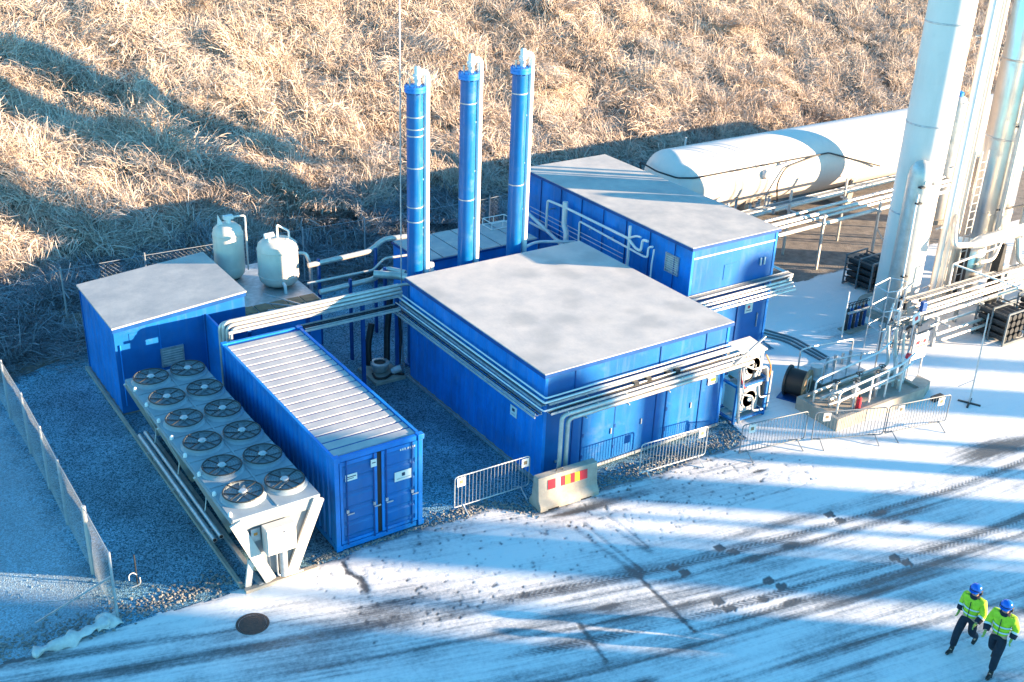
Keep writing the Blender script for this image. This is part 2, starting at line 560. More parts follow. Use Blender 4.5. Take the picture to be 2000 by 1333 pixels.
def road_material():
    m, nt, b = nodes_of('snowy_asphalt')
    at = nt.nodes.new('ShaderNodeAttribute')
    at.attribute_name = 'cover'
    tk = nt.nodes.new('ShaderNodeAttribute')
    tk.attribute_name = 'trk'
    tc = nt.nodes.new('ShaderNodeTexCoord')
    n1 = N(nt, 'ShaderNodeTexNoise', Scale=1.0, Detail=7.0, Roughness=0.7)
    nt.links.new(tk.outputs['Vector'], n1.inputs['Vector'])
    n2 = N(nt, 'ShaderNodeTexNoise', Scale=9.0, Detail=6.0, Roughness=0.75)
    nt.links.new(tc.outputs['Object'], n2.inputs['Vector'])
    def math_(op, a, bb):
        n = nt.nodes.new('ShaderNodeMath')
        n.operation = op
        for i, x in enumerate((a, bb)):
            if isinstance(x, (int, float)):
                n.inputs[i].default_value = x
            else:
                nt.links.new(x, n.inputs[i])
        return n.outputs[0]
    s = math_('ADD', at.outputs['Fac'], math_('MULTIPLY', math_('SUBTRACT', n1.outputs['Fac'], 0.5), 1.05))
    s = math_('ADD', s, math_('MULTIPLY', math_('SUBTRACT', n2.outputs['Fac'], 0.5), 0.65))
    # tyre tread pressed into the wheel paths
    ru = nt.nodes.new('ShaderNodeAttribute')
    ru.attribute_name = 'rut'
    sp_ = nt.nodes.new('ShaderNodeSeparateXYZ')
    nt.links.new(tk.outputs['Vector'], sp_.inputs[0])
    ph = math_('ADD', math_('MULTIPLY', sp_.outputs['X'], 46.0 / 0.22), math_('MULTIPLY', math_('PINGPONG', sp_.outputs['Y'], 0.8), 9.0))
    tr = math_('MULTIPLY', math_('SINE', ph, 0.0), math_('MULTIPLY', ru.outputs['Fac'], 0.26))
    s = math_('ADD', s, tr)
    mp = nt.nodes.new('ShaderNodeMapRange')
    mp.interpolation_type = 'SMOOTHSTEP'
    mp.inputs['From Min'].default_value, mp.inputs['From Max'].default_value = 0.02, 0.92
    nt.links.new(s, mp.inputs['Value'])
    ramp = nt.nodes.new('ShaderNodeValToRGB')
    e = ramp.color_ramp.elements
    e[0].position, e[1].position = 0.0, 1.0
    e[0].color, e[1].color = (0.085, 0.09, 0.098, 1), (0.80, 0.79, 0.78, 1)
    k = e.new(0.35)
    k.color = (0.30, 0.325, 0.35, 1)
    k = e.new(0.7)
    k.color = (0.60, 0.60, 0.61, 1)
    nt.links.new(mp.outputs['Result'], ramp.inputs['Fac'])
    nt.links.new(ramp.outputs['Color'], b.inputs['Base Color'])
    rr = nt.nodes.new('ShaderNodeMapRange')
    rr.inputs['To Min'].default_value, rr.inputs['To Max'].default_value = 0.45, 0.9
    nt.links.new(mp.outputs['Result'], rr.inputs['Value'])
    nt.links.new(rr.outputs['Result'], b.inputs['Roughness'])
    bp = N(nt, 'ShaderNodeBump', Strength=0.55, Distance=0.02)
    nt.links.new(s, bp.inputs['Height'])
    nt.links.new(bp.outputs['Normal'], b.inputs['Normal'])
    return m

M['road'] = road_material()

def road_edge(x):
    """y of the snow edge on the yard side"""
    e = np.interp(x, [-14, -2.4, 4.2, 4.9, 11.6, 12.3, 12.9, 13.2, 17.3, 17.9, 21, 26, 40],
                  [0.35, -0.06, -0.18, -1.0, -1.15, -0.9, 1.2, 2.7, 2.9, 6.2, 6.6, 6.6, 6.8])
    return e

STEP = 0.06
gx = np.arange(-12.0, 33.0 + 1e-6, STEP)
gy = np.arange(-14.0, 7.0 + 1e-6, STEP)
GX, GY = np.meshgrid(gx, gy)
fx = np.interp(GX, [-12, -7.6, -0.8, 3, 6.6, 10.1, 15, 18.3, 33], [-4.9, -3.9, -1.9, -0.9, 0.0, 0.6, 1.25, 1.4, 2.2])
near2 = np.clip((-GY - 4.5) / 3.0, 0, 1)                   # farther from the yard the wheel paths run straighter
fx = fx * (1 - 0.35 * near2 * (GX < 6.6))
C = GY + fx
cover = 0.72 + 0.42 * (fbm(GX * 0.35, GY * 0.6, 3) - 0.5) + 0.30 * (fbm(GX * 1.6, GY * 2.2, 7) - 0.5)
cover = cover + 0.28 * np.clip((GX - 11.0) / 4.0, 0, 1) * (C > -4.0)       # thick clean snow to the right
cover = cover + 0.22 * np.exp(-((C + 2.9) / 0.6) ** 2)
streak = fbm(GX * 0.12 + C * 0.3, C * 3.2, 11, 4)
cover = cover - 0.75 * np.clip(streak - 0.46, 0, 1) * np.clip((-C - 2.6) / 1.2, 0, 1) * 1.7

def rut(c0, w, depth, x0, x1, soft=1.5):
    fade = np.clip((GX - x0) / soft, 0, 1) * np.clip((x1 - GX) / soft, 0, 1)
    wob = 0.10 * (fbm(GX * 0.25, GX * 0 + c0, 5) - 0.5)
    broken = np.clip(0.15 + 1.4 * fbm(GX * 0.55, GY * 2.0, 23 + int(c0 * 10) % 50), 0, 1)
    return 0.60 * depth * fade * broken * np.exp(-np.abs((C - c0 - wob) / w) ** 2.5)

rutsum = np.zeros_like(cover)
for c0, w, d, x0, x1 in ((-4.55, 0.13, 0.75, 2, 40), (-4.95, 0.10, 0.42, 4, 40), (-4.72, 0.30, 0.35, 7, 40), (-6.35, 0.14, 0.70, 1, 40),
                         (-6.75, 0.12, 0.45, 3, 40), (-6.5, 0.35, 0.35, 9, 40), (-5.5, 0.5, 0.40, -6, 7.5), (-4.3, 0.55, 0.42, -9, 6),
                         (-3.55, 0.22, 0.40, -14, 3.0), (-7.6, 0.7, 0.45, -3, 14), (-8.8, 0.5, 0.4, 3, 40), (-10.0, 0.7, 0.35, 3, 40),
                         (-3.3, 0.06, 0.35, -14, 0.0), (-3.9, 0.06, 0.35, -14, 2.0), (-5.9, 0.05, 0.3, 1, 12), (-8.2, 0.06, 0.3, 2, 30)):
    q_ = rut(c0, w, d * (0.55 if w > 0.2 else 1.0), x0, x1)
    cover -= q_
    rutsum += q_ * (w < 0.2)

def blob(x, y, rx, ry, d, ang=0.0):
    ca, sa = math.cos(ang), math.sin(ang)
    dx, dy = GX - x, GY - y
    u, v = (dx * ca + dy * sa) / rx, (-dx * sa + dy * ca) / ry
    return d * np.exp(-(u * u + v * v) ** 1.5)

def line(x0, y0, x1, y1, w, d):
    dx, dy = x1 - x0, y1 - y0
    L2 = dx * dx + dy * dy
    t = np.clip(((GX - x0) * dx + (GY - y0) * dy) / L2, 0, 1)
    q = (GX - x0 - t * dx) ** 2 + (GY - y0 - t * dy) ** 2
    return d * np.exp(-q / (w * w))

for x, y in ((6.50, -4.55), (6.62, -4.86), (8.00, -4.55), (8.17, -4.84), (11.45, -4.95), (11.48, -5.28), (8.1, -6.1), (8.22, -6.42),
             (6.55, -6.05), (6.6, -6.38), (11.4, -7.05), (11.5, -7.35)):
    cover -= np.where(np.maximum(np.abs((GX - x) * .98 - (GY - y) * .2) / .13, np.abs((GX - x) * .2 + (GY - y) * .98) / .11) < 1, 0.85, 0)                       # pairs of scraped squares in the wheel paths
for x, y, rx, ry, d in ((8.4, -5.3, 0.30, 0.12, 0.6), (9.6, -5.35, 0.25, 0.12, 0.7), (8.0, -6.95, 0.25, 0.1, 0.7), (12.6, -5.6, 0.3, 0.1, 0.5),
                        (7.5, -6.55, 0.12, 0.1, 0.7), (12.9, -6.2, 0.2, 0.1, 0.5), (17.6, -4.9, 1.5, 0.42, 0.75), (19.5, -5.2, 1.8, 0.5, 0.55),
                        (0.0, -2.35, 0.9, 0.22, 0.22), (-0.2, -2.75, 1.0, 0.2, 0.18), (20.4, 2.3, 1.1, 0.8, 0.5), (19.0, -0.3, 0.5, 0.25, 0.5),
                        (2.9, -3.6, 0.12, 0.08, 0.5), (4.3, -4.9, 0.3, 0.1, 0.5), (2.0, -6.6, 0.5, 0.15, 0.5), (11.4, -2.5, 0.25, 0.07, 0.6),
                        (15.5, -3.0, 1.6, 0.12, 0.35), (3.4, -7.2, 0.35, 0.12, 0.5), (7.2, -1.55, 1.2, 0.22, 0.45), (5.9, -1.5, 0.9, 0.12, 0.5)):
    cover -= blob(x, y, rx, ry, d, -0.15)
for s in ((5.46, -2.13, 5.62, -4.4, 0.10, 0.32), (5.78, -2.05, 5.80, -4.3, 0.05, 0.4), (6.24, -2.40, 6.44, -3.8, 0.10, 0.32), (6.5, -2.1, 6.55, -3.6, 0.05, 0.35),
          (5.58, -4.46, 5.40, -6.55, 0.045, 0.6), (-0.04, -0.4, -0.12, -0.8, 0.05, 0.8), (-0.12, -0.8, 0.03, -1.15, 0.06, 0.9), (0.03, -1.15, -0.05, -1.6, 0.09, 0.8),
          (3.4, -5.0, 3.15, -6.3, 0.05, 0.4), (7.6, -1.9, 9.5, -3.3, 0.03, 0.35), (9.5, -3.3, 12.5, -3.7, 0.03, 0.3)):
    cover -= line(*s)
for k in range(520):                                                   # crumbs and clods on the fresh snow by the buildings
    x, y = rng.uniform(-1, 13), 0
    y = rng.uniform(-3.6, float(road_edge(x)) - 0.1)
    s = rng.uniform(0.015, 0.045)
    ix, iy = int((x + 12) / STEP), int((y + 14) / STEP)
    r = 3
    sl = (slice(max(0, iy - r), iy + r), slice(max(0, ix - r), ix + r))
    cover[sl] -= 0.55 * np.exp(-(((GX[sl] - x) ** 2 + (GY[sl] - y) ** 2) / (s * s)))
edge_n = road_edge(GX) + 0.35 * (fbm(GX * 1.1, GY * 1.1, 31) - 0.5) + 0.12 * (fbm(GX * 5, GY * 5, 37) - 0.5)
cover = cover - 0.55 * np.clip(1 - (edge_n - GY) / 0.22, 0, 1)          # gravel shows through along the edge
cover = np.clip(cover, 0, 1)
keep_v = GY <= edge_n
ny, nx = GX.shape
idx = np.arange(nx * ny).reshape(ny, nx)
quads = np.stack([idx[:-1, :-1], idx[:-1, 1:], idx[1:, 1:], idx[1:, :-1]], -1).reshape(-1, 4)
kq = (keep_v[:-1, :-1] & keep_v[:-1, 1:] & keep_v[1:, 1:] & keep_v[1:, :-1]).reshape(-1)
quads = quads[kq]
used = np.zeros(nx * ny, bool)
used[quads.reshape(-1)] = True
remap = np.cumsum(used) - 1
quads = remap[quads]
relief = 0.010 + 0.020 * np.clip(cover - 0.25, 0, 1) * (0.35 + 0.65 * fbm(GX * 3.5, GY * 3.5, 41))
V = np.stack([GX, GY, relief], -1).reshape(-1, 3)[used]
cov = cover.reshape(-1)[used]
trk = np.stack([GX * 0.22, C * 6.5, GX * 0], -1).reshape(-1, 3)[used]
nb = len(V)
rut_ = rutsum.reshape(-1)[used]
extra = [(-60, -60, .010), (90, -60, .010), (90, -14, .010), (-60, -14, .010), (33, -14, .010), (90, 6.8, .010), (33, 6.8, .010), (-12, -14, .010), (-12, 0.3, .010), (-60, 0.3, .010)]
V = np.vstack([V, np.array(extra)])
cov = np.concatenate([cov, np.full(len(extra), 0.75)])
rut_ = np.concatenate([rut_, np.zeros(len(extra))])
trk = np.vstack([trk, np.array([(p[0] * .25, p[1] * 5, 0) for p in extra])])
faces = quads.tolist() + [[nb, nb + 1, nb + 2, nb + 3], [nb + 4, nb + 2, nb + 5, nb + 6], [nb + 3, nb + 7, nb + 8, nb + 9]]
me = bpy.data.meshes.new('road')
me.from_pydata(V.tolist(), [], faces)
a = me.attributes.new('cover', 'FLOAT', 'POINT')
a.data.foreach_set('value', cov.astype(np.float32))
a = me.attributes.new('rut', 'FLOAT', 'POINT')
a.data.foreach_set('value', rut_.astype(np.float32))
a = me.attributes.new('trk', 'FLOAT_VECTOR', 'POINT')
a.data.foreach_set('vector', trk.astype(np.float32).reshape(-1))
me.materials.append(M['road'])
me.shade_smooth()
road = bpy.data.objects.new('road', me)
col.objects.link(road)
structure(road)

# the bank behind the yard
def grass_start(x):
    return np.interp(x, [-30, -6, -3, 0, 12, 18, 21, 24, 60], [11.5, 12.0, 13.2, 15.2, 14.2, 15.5, 17.0, 17.5, 17.5])

def bank(x, y):
    t = np.maximum(0, y - 18.0)
    h = 0.55 * t * t / (t + 2.5)
    h = np.where(t > 28, 0.55 * 28 * 28 / 30.5 + (t - 28) * 0.05, h)
    hum = 1.25 * (fbm(x * 0.5, y * 0.5, 51, 3) - 0.45) * np.clip((y - grass_start(x)) / 4.0, 0, 1)
    rise = np.clip((y - grass_start(x)) / 1.5, 0, 1) * 0.06
    return h + hum + rise - 0.02

M['bank'] = mat('matted_straw', (0.30, 0.24, 0.19), 0.95, base2=(0.07, 0.06, 0.05), scale=2.2, bump=0.8, bscale=9)
bx = np.arange(-40, 130.1, 0.5)
by = np.arange(11.0, 75.1, 0.5)
BX, BY = np.meshgrid(bx, by)
BZ = bank(BX, BY)
BZ = np.where(BY < grass_start(BX), -0.05, BZ)
ny, nx = BX.shape
idx = np.arange(nx * ny).reshape(ny, nx)
bq = np.stack([idx[:-1, :-1], idx[:-1, 1:], idx[1:, 1:], idx[1:, :-1]], -1).reshape(-1, 4)
me = bpy.data.meshes.new('hillside')
me.from_pydata(np.stack([BX, BY, BZ], -1).reshape(-1, 3).tolist(), [], bq.tolist())
me.materials.append(M['bank'])
me.shade_smooth()
hill = bpy.data.objects.new('hillside', me)
col.objects.link(hill)
structure(hill)

# dry grass: irregular patches of matted blades, instanced over the bank
def straw_material():
    m, nt, b = nodes_of('dry_straw')
    oi = nt.nodes.new('ShaderNodeObjectInfo')
    at = nt.nodes.new('ShaderNodeAttribute')
    at.attribute_name = 'tone'
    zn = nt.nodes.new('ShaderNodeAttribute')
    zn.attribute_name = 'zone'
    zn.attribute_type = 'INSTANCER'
    def ramp_of(c0, c1, c2):
        r = nt.nodes.new('ShaderNodeValToRGB')
        e = r.color_ramp.elements
        e[0].position, e[1].position = 0.0, 1.0
        e[0].color, e[1].color = (*c0, 1), (*c2, 1)
        k = e.new(0.42)
        k.color = (*c1, 1)
        return r
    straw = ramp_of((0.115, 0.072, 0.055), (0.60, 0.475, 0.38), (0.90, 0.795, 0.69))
    shade_scrub = ramp_of((0.030, 0.040, 0.055), (0.11, 0.145, 0.185), (0.34, 0.41, 0.48))  # dark blue ramp: bank-foot shade painted into the blades
    ad = nt.nodes.new('ShaderNodeMath')
    ad.operation = 'MULTIPLY_ADD'
    ad.inputs[1].default_value = 0.18
    nt.links.new(oi.outputs['Random'], ad.inputs[0])
    nt.links.new(at.outputs['Fac'], ad.inputs[2])
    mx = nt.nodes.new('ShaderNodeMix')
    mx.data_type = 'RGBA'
    for r, i in ((straw, 6), (shade_scrub, 7)):
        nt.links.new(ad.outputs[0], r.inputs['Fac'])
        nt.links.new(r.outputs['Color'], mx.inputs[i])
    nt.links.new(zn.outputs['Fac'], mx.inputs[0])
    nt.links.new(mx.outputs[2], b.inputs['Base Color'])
    b.inputs['Roughness'].default_value = 0.75
    b.inputs['Specular IOR Level'].default_value = 0.15
    return m

M['straw'] = straw_material()
clumps = bpy.data.collections.new('patch_library')
NVAR = 10
for k in range(NVAR):
    vs_, fs_, tone = [], [], []
    for c in range(30):
        rr, aa = 1.75 * math.sqrt(rng.uniform(0, 1)), rng.uniform(0, 6.283)
        cxx, cyy = rr * math.cos(aa), rr * math.sin(aa)
        lean = 5.0 * float(fbm(np.array([cxx * 0.45 + 7 * k]), np.array([cyy * 0.45]), 131, 2)[0]) + rng.normal(0, 0.35)
        upright = rng.uniform(0, 1) < 0.16
        csz = rng.uniform(0.55, 1.15)
        ctone = rng.uniform(-0.14, 0.14)
        for i in range(int(rng.uniform(38, 54))):
            az = lean + rng.normal(0, 0.6 if not upright else 2.0)
            L = rng.uniform(0.35, 1.10) * csz
            w = rng.uniform(0.006, 0.018)
            el = rng.uniform(0.25, 1.0) if not upright else rng.uniform(0.9, 1.4)
            droop = rng.uniform(0.7, 2.0) if not upright else rng.uniform(0.2, 0.9)
            curl = rng.normal(0, 0.7)
            tn = min(0.92, max(0.03, rng.uniform(0.10, 0.80) + ctone))
            p = np.array([cxx + rng.normal(0, 0.22), cyy + rng.normal(0, 0.22), -0.06])
            segs = 4
            base = len(vs_)
            roll_ = rng.uniform(-0.8, 0.8)
            for s in range(segs + 1):
                side = np.array([-math.sin(az), math.cos(az), roll_]) * (w * (1 - 0.7 * s / segs))
                vs_.append(p - side)
                vs_.append(p + side)
                tone += [tn * (0.6 + 0.4 * s / segs)] * 2
                p = p + np.array([math.cos(az) * math.cos(el), math.sin(az) * math.cos(el), math.sin(el)]) * (L / segs)
                if p[2] < 0.03 and s > 1:
                    p[2] = 0.03 + 0.012 * (i % 12)
                el -= droop / segs * 1.3
                az += curl / segs
            for s in range(segs):
                fs_.append((base + 2 * s, base + 2 * s + 1, base + 2 * s + 3, base + 2 * s + 2))
    me = bpy.data.meshes.new('patch')
    me.from_pydata([tuple(q) for q in vs_], [], fs_)
    a = me.attributes.new('tone', 'FLOAT', 'POINT')
    a.data.foreach_set('value', np.array(tone, np.float32))
    me.materials.append(M['straw'])
    clumps.objects.link(bpy.data.objects.new('patch', me))

def scatter(name, pts, rots, scl, ids, zone, label, cat):
    me = bpy.data.meshes.new(name)
    me.from_pydata([tuple(p) for p in pts], [], [])
    for nm, typ, dat in (('rot', 'FLOAT_VECTOR', rots), ('scl', 'FLOAT_VECTOR', scl)):
        a = me.attributes.new(nm, typ, 'POINT')
        a.data.foreach_set('vector', np.asarray(dat, np.float32).reshape(-1))
    a = me.attributes.new('ids', 'INT', 'POINT')
    a.data.foreach_set('value', np.asarray(ids, np.int32))
    a = me.attributes.new('zone', 'FLOAT', 'POINT')
    a.data.foreach_set('value', np.asarray(zone, np.float32))
    me.materials.append(M['straw'])
    o = bpy.data.objects.new(name, me)
    col.objects.link(o)
    ng = bpy.data.node_groups.new(name + '_nodes', 'GeometryNodeTree')
    ng.interface.new_socket('Geometry', in_out='INPUT', socket_type='NodeSocketGeometry')
    ng.interface.new_socket('Geometry', in_out='OUTPUT', socket_type='NodeSocketGeometry')
    gi, go = ng.nodes.new('NodeGroupInput'), ng.nodes.new('NodeGroupOutput')
    ip = ng.nodes.new('GeometryNodeInstanceOnPoints')
    ci = ng.nodes.new('GeometryNodeCollectionInfo')
    ci.inputs['Collection'].default_value = clumps
    ci.inputs['Separate Children'].default_value = True
    ci.inputs['Reset Children'].default_value = True
    def named(nm, typ):
        n = ng.nodes.new('GeometryNodeInputNamedAttribute')
        n.data_type = typ
        n.inputs['Name'].default_value = nm
        return n.outputs[0]
    ng.links.new(gi.outputs[0], ip.inputs['Points'])
    ng.links.new(ci.outputs[0], ip.inputs['Instance'])
    ip.inputs['Pick Instance'].default_value = True
    ng.links.new(named('ids', 'INT'), ip.inputs['Instance Index'])
    e2r = ng.nodes.new('FunctionNodeEulerToRotation')
    ng.links.new(named('rot', 'FLOAT_VECTOR'), e2r.inputs[0])
    ng.links.new(e2r.outputs[0], ip.inputs['Rotation'])
    ng.links.new(named('scl', 'FLOAT_VECTOR'), ip.inputs['Scale'])
    ng.links.new(ip.outputs[0], go.inputs[0])
    md = o.modifiers.new('scatter', 'NODES')
    md.node_group = ng
    return stuff(o, label, cat)

gpx, gpy = np.meshgrid(np.arange(-16, 84, 1.5), np.arange(11.5, 38, 1.3))
px = (gpx + rng.uniform(-0.6, 0.6, gpx.shape)).reshape(-1)
py = (gpy + rng.uniform(-0.5, 0.5, gpy.shape)).reshape(-1)
azi = np.degrees(np.arctan2(py + 20.5, px + 9.4))
edge = py - grass_start(px)
hollow = fbm(px * 0.75, py * 0.75, 141, 2)
inside = (edge > 0.35) & ((hollow > 0.30) | (py < 19)) & (azi > 28) & (azi < 95) & (py < np.interp(px, [0, 20, 45, 80], [37.5, 36, 31.5, 31]))
px, py, edge = px[inside], py[inside], edge[inside]
pz = bank(px, py)
e_ = 0.4
gxx, gyy = (bank(px + e_, py) - bank(px - e_, py)) / (2 * e_), (bank(px, py + e_) - bank(px, py - e_)) / (2 * e_)
spin = rng.uniform(0, 6.283, len(px))
rot3 = []
for a_, b_, c_ in zip(gxx, gyy, spin):
    n_ = Vector((-a_, -b_, 1)).normalized()
    q = Vector((0, 0, 1)).rotation_difference(n_) @ Quaternion((0, 0, 1), c_)
    rot3.append(tuple(q.to_euler('XYZ')))
size = 0.85 + 0.45 * fbm(px * 0.3, py * 0.3, 81, 2)
size = size * np.clip(0.35 + edge / 2.5, 0.40, 1.0)
hgt = size * (0.55 + 0.9 * fbm(px * 0.4, py * 0.4, 91, 2)) * np.clip(0.4 + edge / 6.0, 0.4, 1.0)
zone = np.clip(1.0 - (py - 18.6 + 2.2 * (fbm(px * 0.5, py * 0.5, 93, 2) - 0.5)) / 2.6, 0, 1) * 0.92  # shade along the bank foot put into the grass colour
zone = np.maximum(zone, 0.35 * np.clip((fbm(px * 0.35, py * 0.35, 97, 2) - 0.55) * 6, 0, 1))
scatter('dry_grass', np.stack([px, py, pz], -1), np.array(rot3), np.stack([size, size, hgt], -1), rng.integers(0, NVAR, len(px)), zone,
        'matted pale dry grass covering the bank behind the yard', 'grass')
print('patches', len(px))

# ------------------------------------------------------------------ shared small builders
def sign_plate(parent, c, w, h, normal, name='sign_plate', marks=(), thick=0.012):
    """flat plate on a wall; normal '-y' or '-x'; marks are (u0,u1,v0,v1,material) in plate fractions"""
    x, y, z = c
    if normal == '-y':
        s = MB().box(x - w / 2, x + w / 2, y - thick, y, z - h / 2, z + h / 2).build(name, 'sign', parent)
    else:
        s = MB().box(x - thick, x, y - w / 2, y + w / 2, z - h / 2, z + h / 2).build(name, 'sign', parent)
    for (u0, u1, v0, v1, mm) in marks:
        b = MB()
        if normal == '-y':
            b.box(x - w / 2 + u0 * w, x - w / 2 + u1 * w, y - thick - 0.003, y - thick, z - h / 2 + v0 * h, z - h / 2 + v1 * h)
        else:
            b.box(x - thick - 0.003, x - thick, y + w / 2 - u1 * w, y + w / 2 - u0 * w, z - h / 2 + v0 * h, z - h / 2 + v1 * h)
        b.build('print', mm, s)
    return s

def louvre(parent, c, w, h, normal, n=7):
    x, y, z = c
    if normal == '-y':
        f = MB()
        for (x0, x1, z0, z1) in ((x - w / 2, x + w / 2, z + h / 2 - .04, z + h / 2), (x - w / 2, x + w / 2, z - h / 2, z - h / 2 + .04),
                                 (x - w / 2, x - w / 2 + .04, z - h / 2 + .04, z + h / 2 - .04), (x + w / 2 - .04, x + w / 2, z - h / 2 + .04, z + h / 2 - .04)):
            f.box(x0, x1, y - 0.05, y, z0, z1)
        fo = f.build('louvre_frame', 'galv', parent)
        for i in range(n):
            zz = z - h / 2 + .06 + (h - .12) * (i + .5) / n
            MB().obox((x, y - 0.03, zz), (w - .08, 0.05, 0.012), Matrix.Rotation(R(-35), 3, 'X')).build('slat', 'white', fo)
        MB().box(x - w / 2 + .04, x + w / 2 - .04, y - 0.008, y - 0.002, z - h / 2 + .04, z + h / 2 - .04).build('louvre_back', 'galv', fo)
    else:
        f = MB()
        for (y0, y1, z0, z1) in ((y - w / 2, y + w / 2, z + h / 2 - .04, z + h / 2), (y - w / 2, y + w / 2, z - h / 2, z - h / 2 + .04),
                                 (y - w / 2, y - w / 2 + .04, z - h / 2 + .04, z + h / 2 - .04), (y + w / 2 - .04, y + w / 2, z - h / 2 + .04, z + h / 2 - .04)):
            f.box(x - 0.05, x, y0, y1, z0, z1)
        fo = f.build('louvre_frame', 'galv', parent)
        for i in range(n):
            zz = z - h / 2 + .06 + (h - .12) * (i + .5) / n
            MB().obox((x - 0.03, y, zz), (0.05, w - .08, 0.012), Matrix.Rotation(R(35), 3, 'Y')).build('slat', 'white', fo)
        MB().box(x - 0.008, x - 0.002, y - w / 2 + .04, y + w / 2 - .04, z - h / 2 + .04, z + h / 2 - .04).build('louvre_back', 'galv', fo)
    return fo

def cable_tray(parent, a, b, width, side, rail=0.06, step=0.22, cables=2, cmat='black'):
    """ladder tray from a to b; side: horizontal unit vector towards its other rail"""
    a, b, s = Vector(a), Vector(b), Vector(side)
    t = MB()
    t.bar(a, b, 0.02, rail)
    t.bar(a + s * width, b + s * width, 0.02, rail)
    o = t.build('cable_tray', 'galv', parent)
    r = MB()
    L = (b - a).length
    n = int(L / step)
    d = (b - a) / L
    for i in range(n + 1):
        p = a + d * (i * step + 0.02) + Vector((0, 0, -rail * 0.3))
        r.bar(p, p + s * width, 0.018, 0.012)
    r.build('tray_rungs', 'galv', o)
    if cables:
        c = MB()
        for i in range(cables):
            q = s * (width * (i + 1) / (cables + 1)) + Vector((0, 0, -0.005 + 0.01 * (i % 2)))
            c.tube([a + q, b + q], 0.014, 6)
        c.build('cables', cmat, o)
    return o

# ------------------------------------------------------------------ shipping container with snowy ribbed roof
CX0, CX1, CY0, CY1, CH = 0.0, 2.32, 0.0, 7.0, 2.59
t = thing('shipping_container', (1.16, 3.5, 0), 'blue shipping container with frosted ribbed roof and closed front doors', 'container')
f = MB()
for x in (CX0, CX1 - 0.12):
    for y in (CY0, CY1 - 0.12):
        MB().box(x, x + .12, y, y + .12, 0.16, CH - 0.14).build('corner_post', 'blue', t, bevel=.01)
        MB().box(x - .004, x + .164, y - .004, y + .164, CH - 0.14, CH).build('corner_casting', 'blue', t, bevel=.012)
        MB().box(x - .004, x + .164, y - .004, y + .164, 0.02, 0.16).build('corner_casting', 'blue', t, bevel=.012)
MB().box(CX0 + .01, CX0 + .08, CY0 + .17, CY1 - .17, CH - .10, CH - .01).build('top_rail', 'blue', t)
MB().box(CX1 - .08, CX1 - .01, CY0 + .17, CY1 - .17, CH - .10, CH - .01).build('top_rail', 'blue', t)
MB().box(CX0 + .17, CX1 - .17, CY0 + .01, CY0 + .10, CH - .13, CH - .005).build('door_header', 'blue', t)
MB().box(CX0 + .17, CX1 - .17, CY1 - .09, CY1 - .01, CH - .12, CH - .01).build('top_rail', 'blue', t)
MB().box(CX0 + .01, CX0 + .09, CY0 + .17, CY1 - .17, .04, .18).build('bottom_rail', 'blue', t)
MB().box(CX1 - .09, CX1 - .01, CY0 + .17, CY1 - .17, .04, .18).build('bottom_rail', 'blue', t)
MB().box(CX0 + .17, CX1 - .17, CY0 + .01, CY0 + .11, .04, .17).build('door_sill', 'blue', t)
MB().corrugated((CX0 + .05, CY1 - .12), (CX0 + .05, CY0 + .12), .18, CH - .10, (-1, 0)).build('side_wall', 'blue', t)
MB().corrugated((CX1 - .05, CY0 + .12), (CX1 - .05, CY1 - .12), .18, CH - .10, (1, 0)).build('side_wall', 'blue', t)
MB().corrugated((CX1 - .12, CY1 - .05), (CX0 + .12, CY1 - .05), .18, CH - .12, (0, 1)).build('end_wall', 'blue', t)
MB().box(CX0 + .09, CX1 - .09, CY0 + .11, CY1 - .09, CH - .085, CH - .06).build('roof_sheet', 'blue_dark', t)
NR = 19
seg = (CY1 - CY0 - .36) / NR
p0 = MB().prism([(CX0 + .10, CY0 + .18 + .012, CH - .06), (CX0 + .10, CY0 + .18 + seg - .035, CH - .06), (CX0 + .10, CY0 + .18 + seg - .06, CH - .040), (CX0 + .10, CY0 + .18 + .03, CH - .040)],
                (CX1 - CX0 - .20, 0, 0)).build('roof_panel', 'frost_panel', t)
for i in range(1, NR):
    c = link_copy(p0, t)
    c.location = (0, seg * i, 0)
dmid = 1.16
for (x0, x1) in ((CX0 + .14, dmid - .06), (dmid + .06, CX1 - .14)):
    d = MB().box(x0, x1, CY0 + .04, CY0 + .07, .19, CH - .15).build('door', 'blue_flat', t)
    fr = MB()
    fr.box(x0, x0 + .07, CY0 + .015, CY0 + .038, .19, CH - .15).box(x1 - .07, x1, CY0 + .015, CY0 + .038, .19, CH - .15)
    fr.box(x0 + .07, x1 - .07, CY0 + .015, CY0 + .038, .19, .27).box(x0 + .07, x1 - .07, CY0 + .015, CY0 + .038, CH - .25, CH - .15)
    fr.build('door_frame', 'blue', d)
    for i in range(5):
        z = .36 + i * .40
        MB().prism([(x0 + .075, CY0 + .039, z), (x0 + .075, CY0 + .012, z + .05), (x0 + .075, CY0 + .012, z + .29), (x0 + .075, CY0 + .039, z + .34)], (x1 - x0 - .15, 0, 0)).build('door_panel', 'blue_flat', d)
for x in (CX0 + .30, dmid - .16, dmid + .17, CX1 - .30):
    k = MB().cyl((x, CY0 - .012, .15), (x, CY0 - .012, CH - .12), .017, n=8).build('lock_rod', 'blue_dark', t, smooth=True)
    MB().box(x - .03, x + .03, CY0 - .04, CY0 + .0, 1.05, 1.14).box(x - .012, x + .16, CY0 - .05, CY0 - .03, 1.0, 1.03).build('lock_handle', 'galv', k)
MB().box(dmid - .055, dmid + .055, CY0 + .035, CY0 + .05, .2, CH - .16).build('door_gasket', 'black', t)
sign_plate(t, (CX0 + .42, CY0 - .0, 2.0), .30, .17, '-y', marks=((.1, .9, .55, .7, 'ink'), (.1, .7, .3, .4, 'ink')))
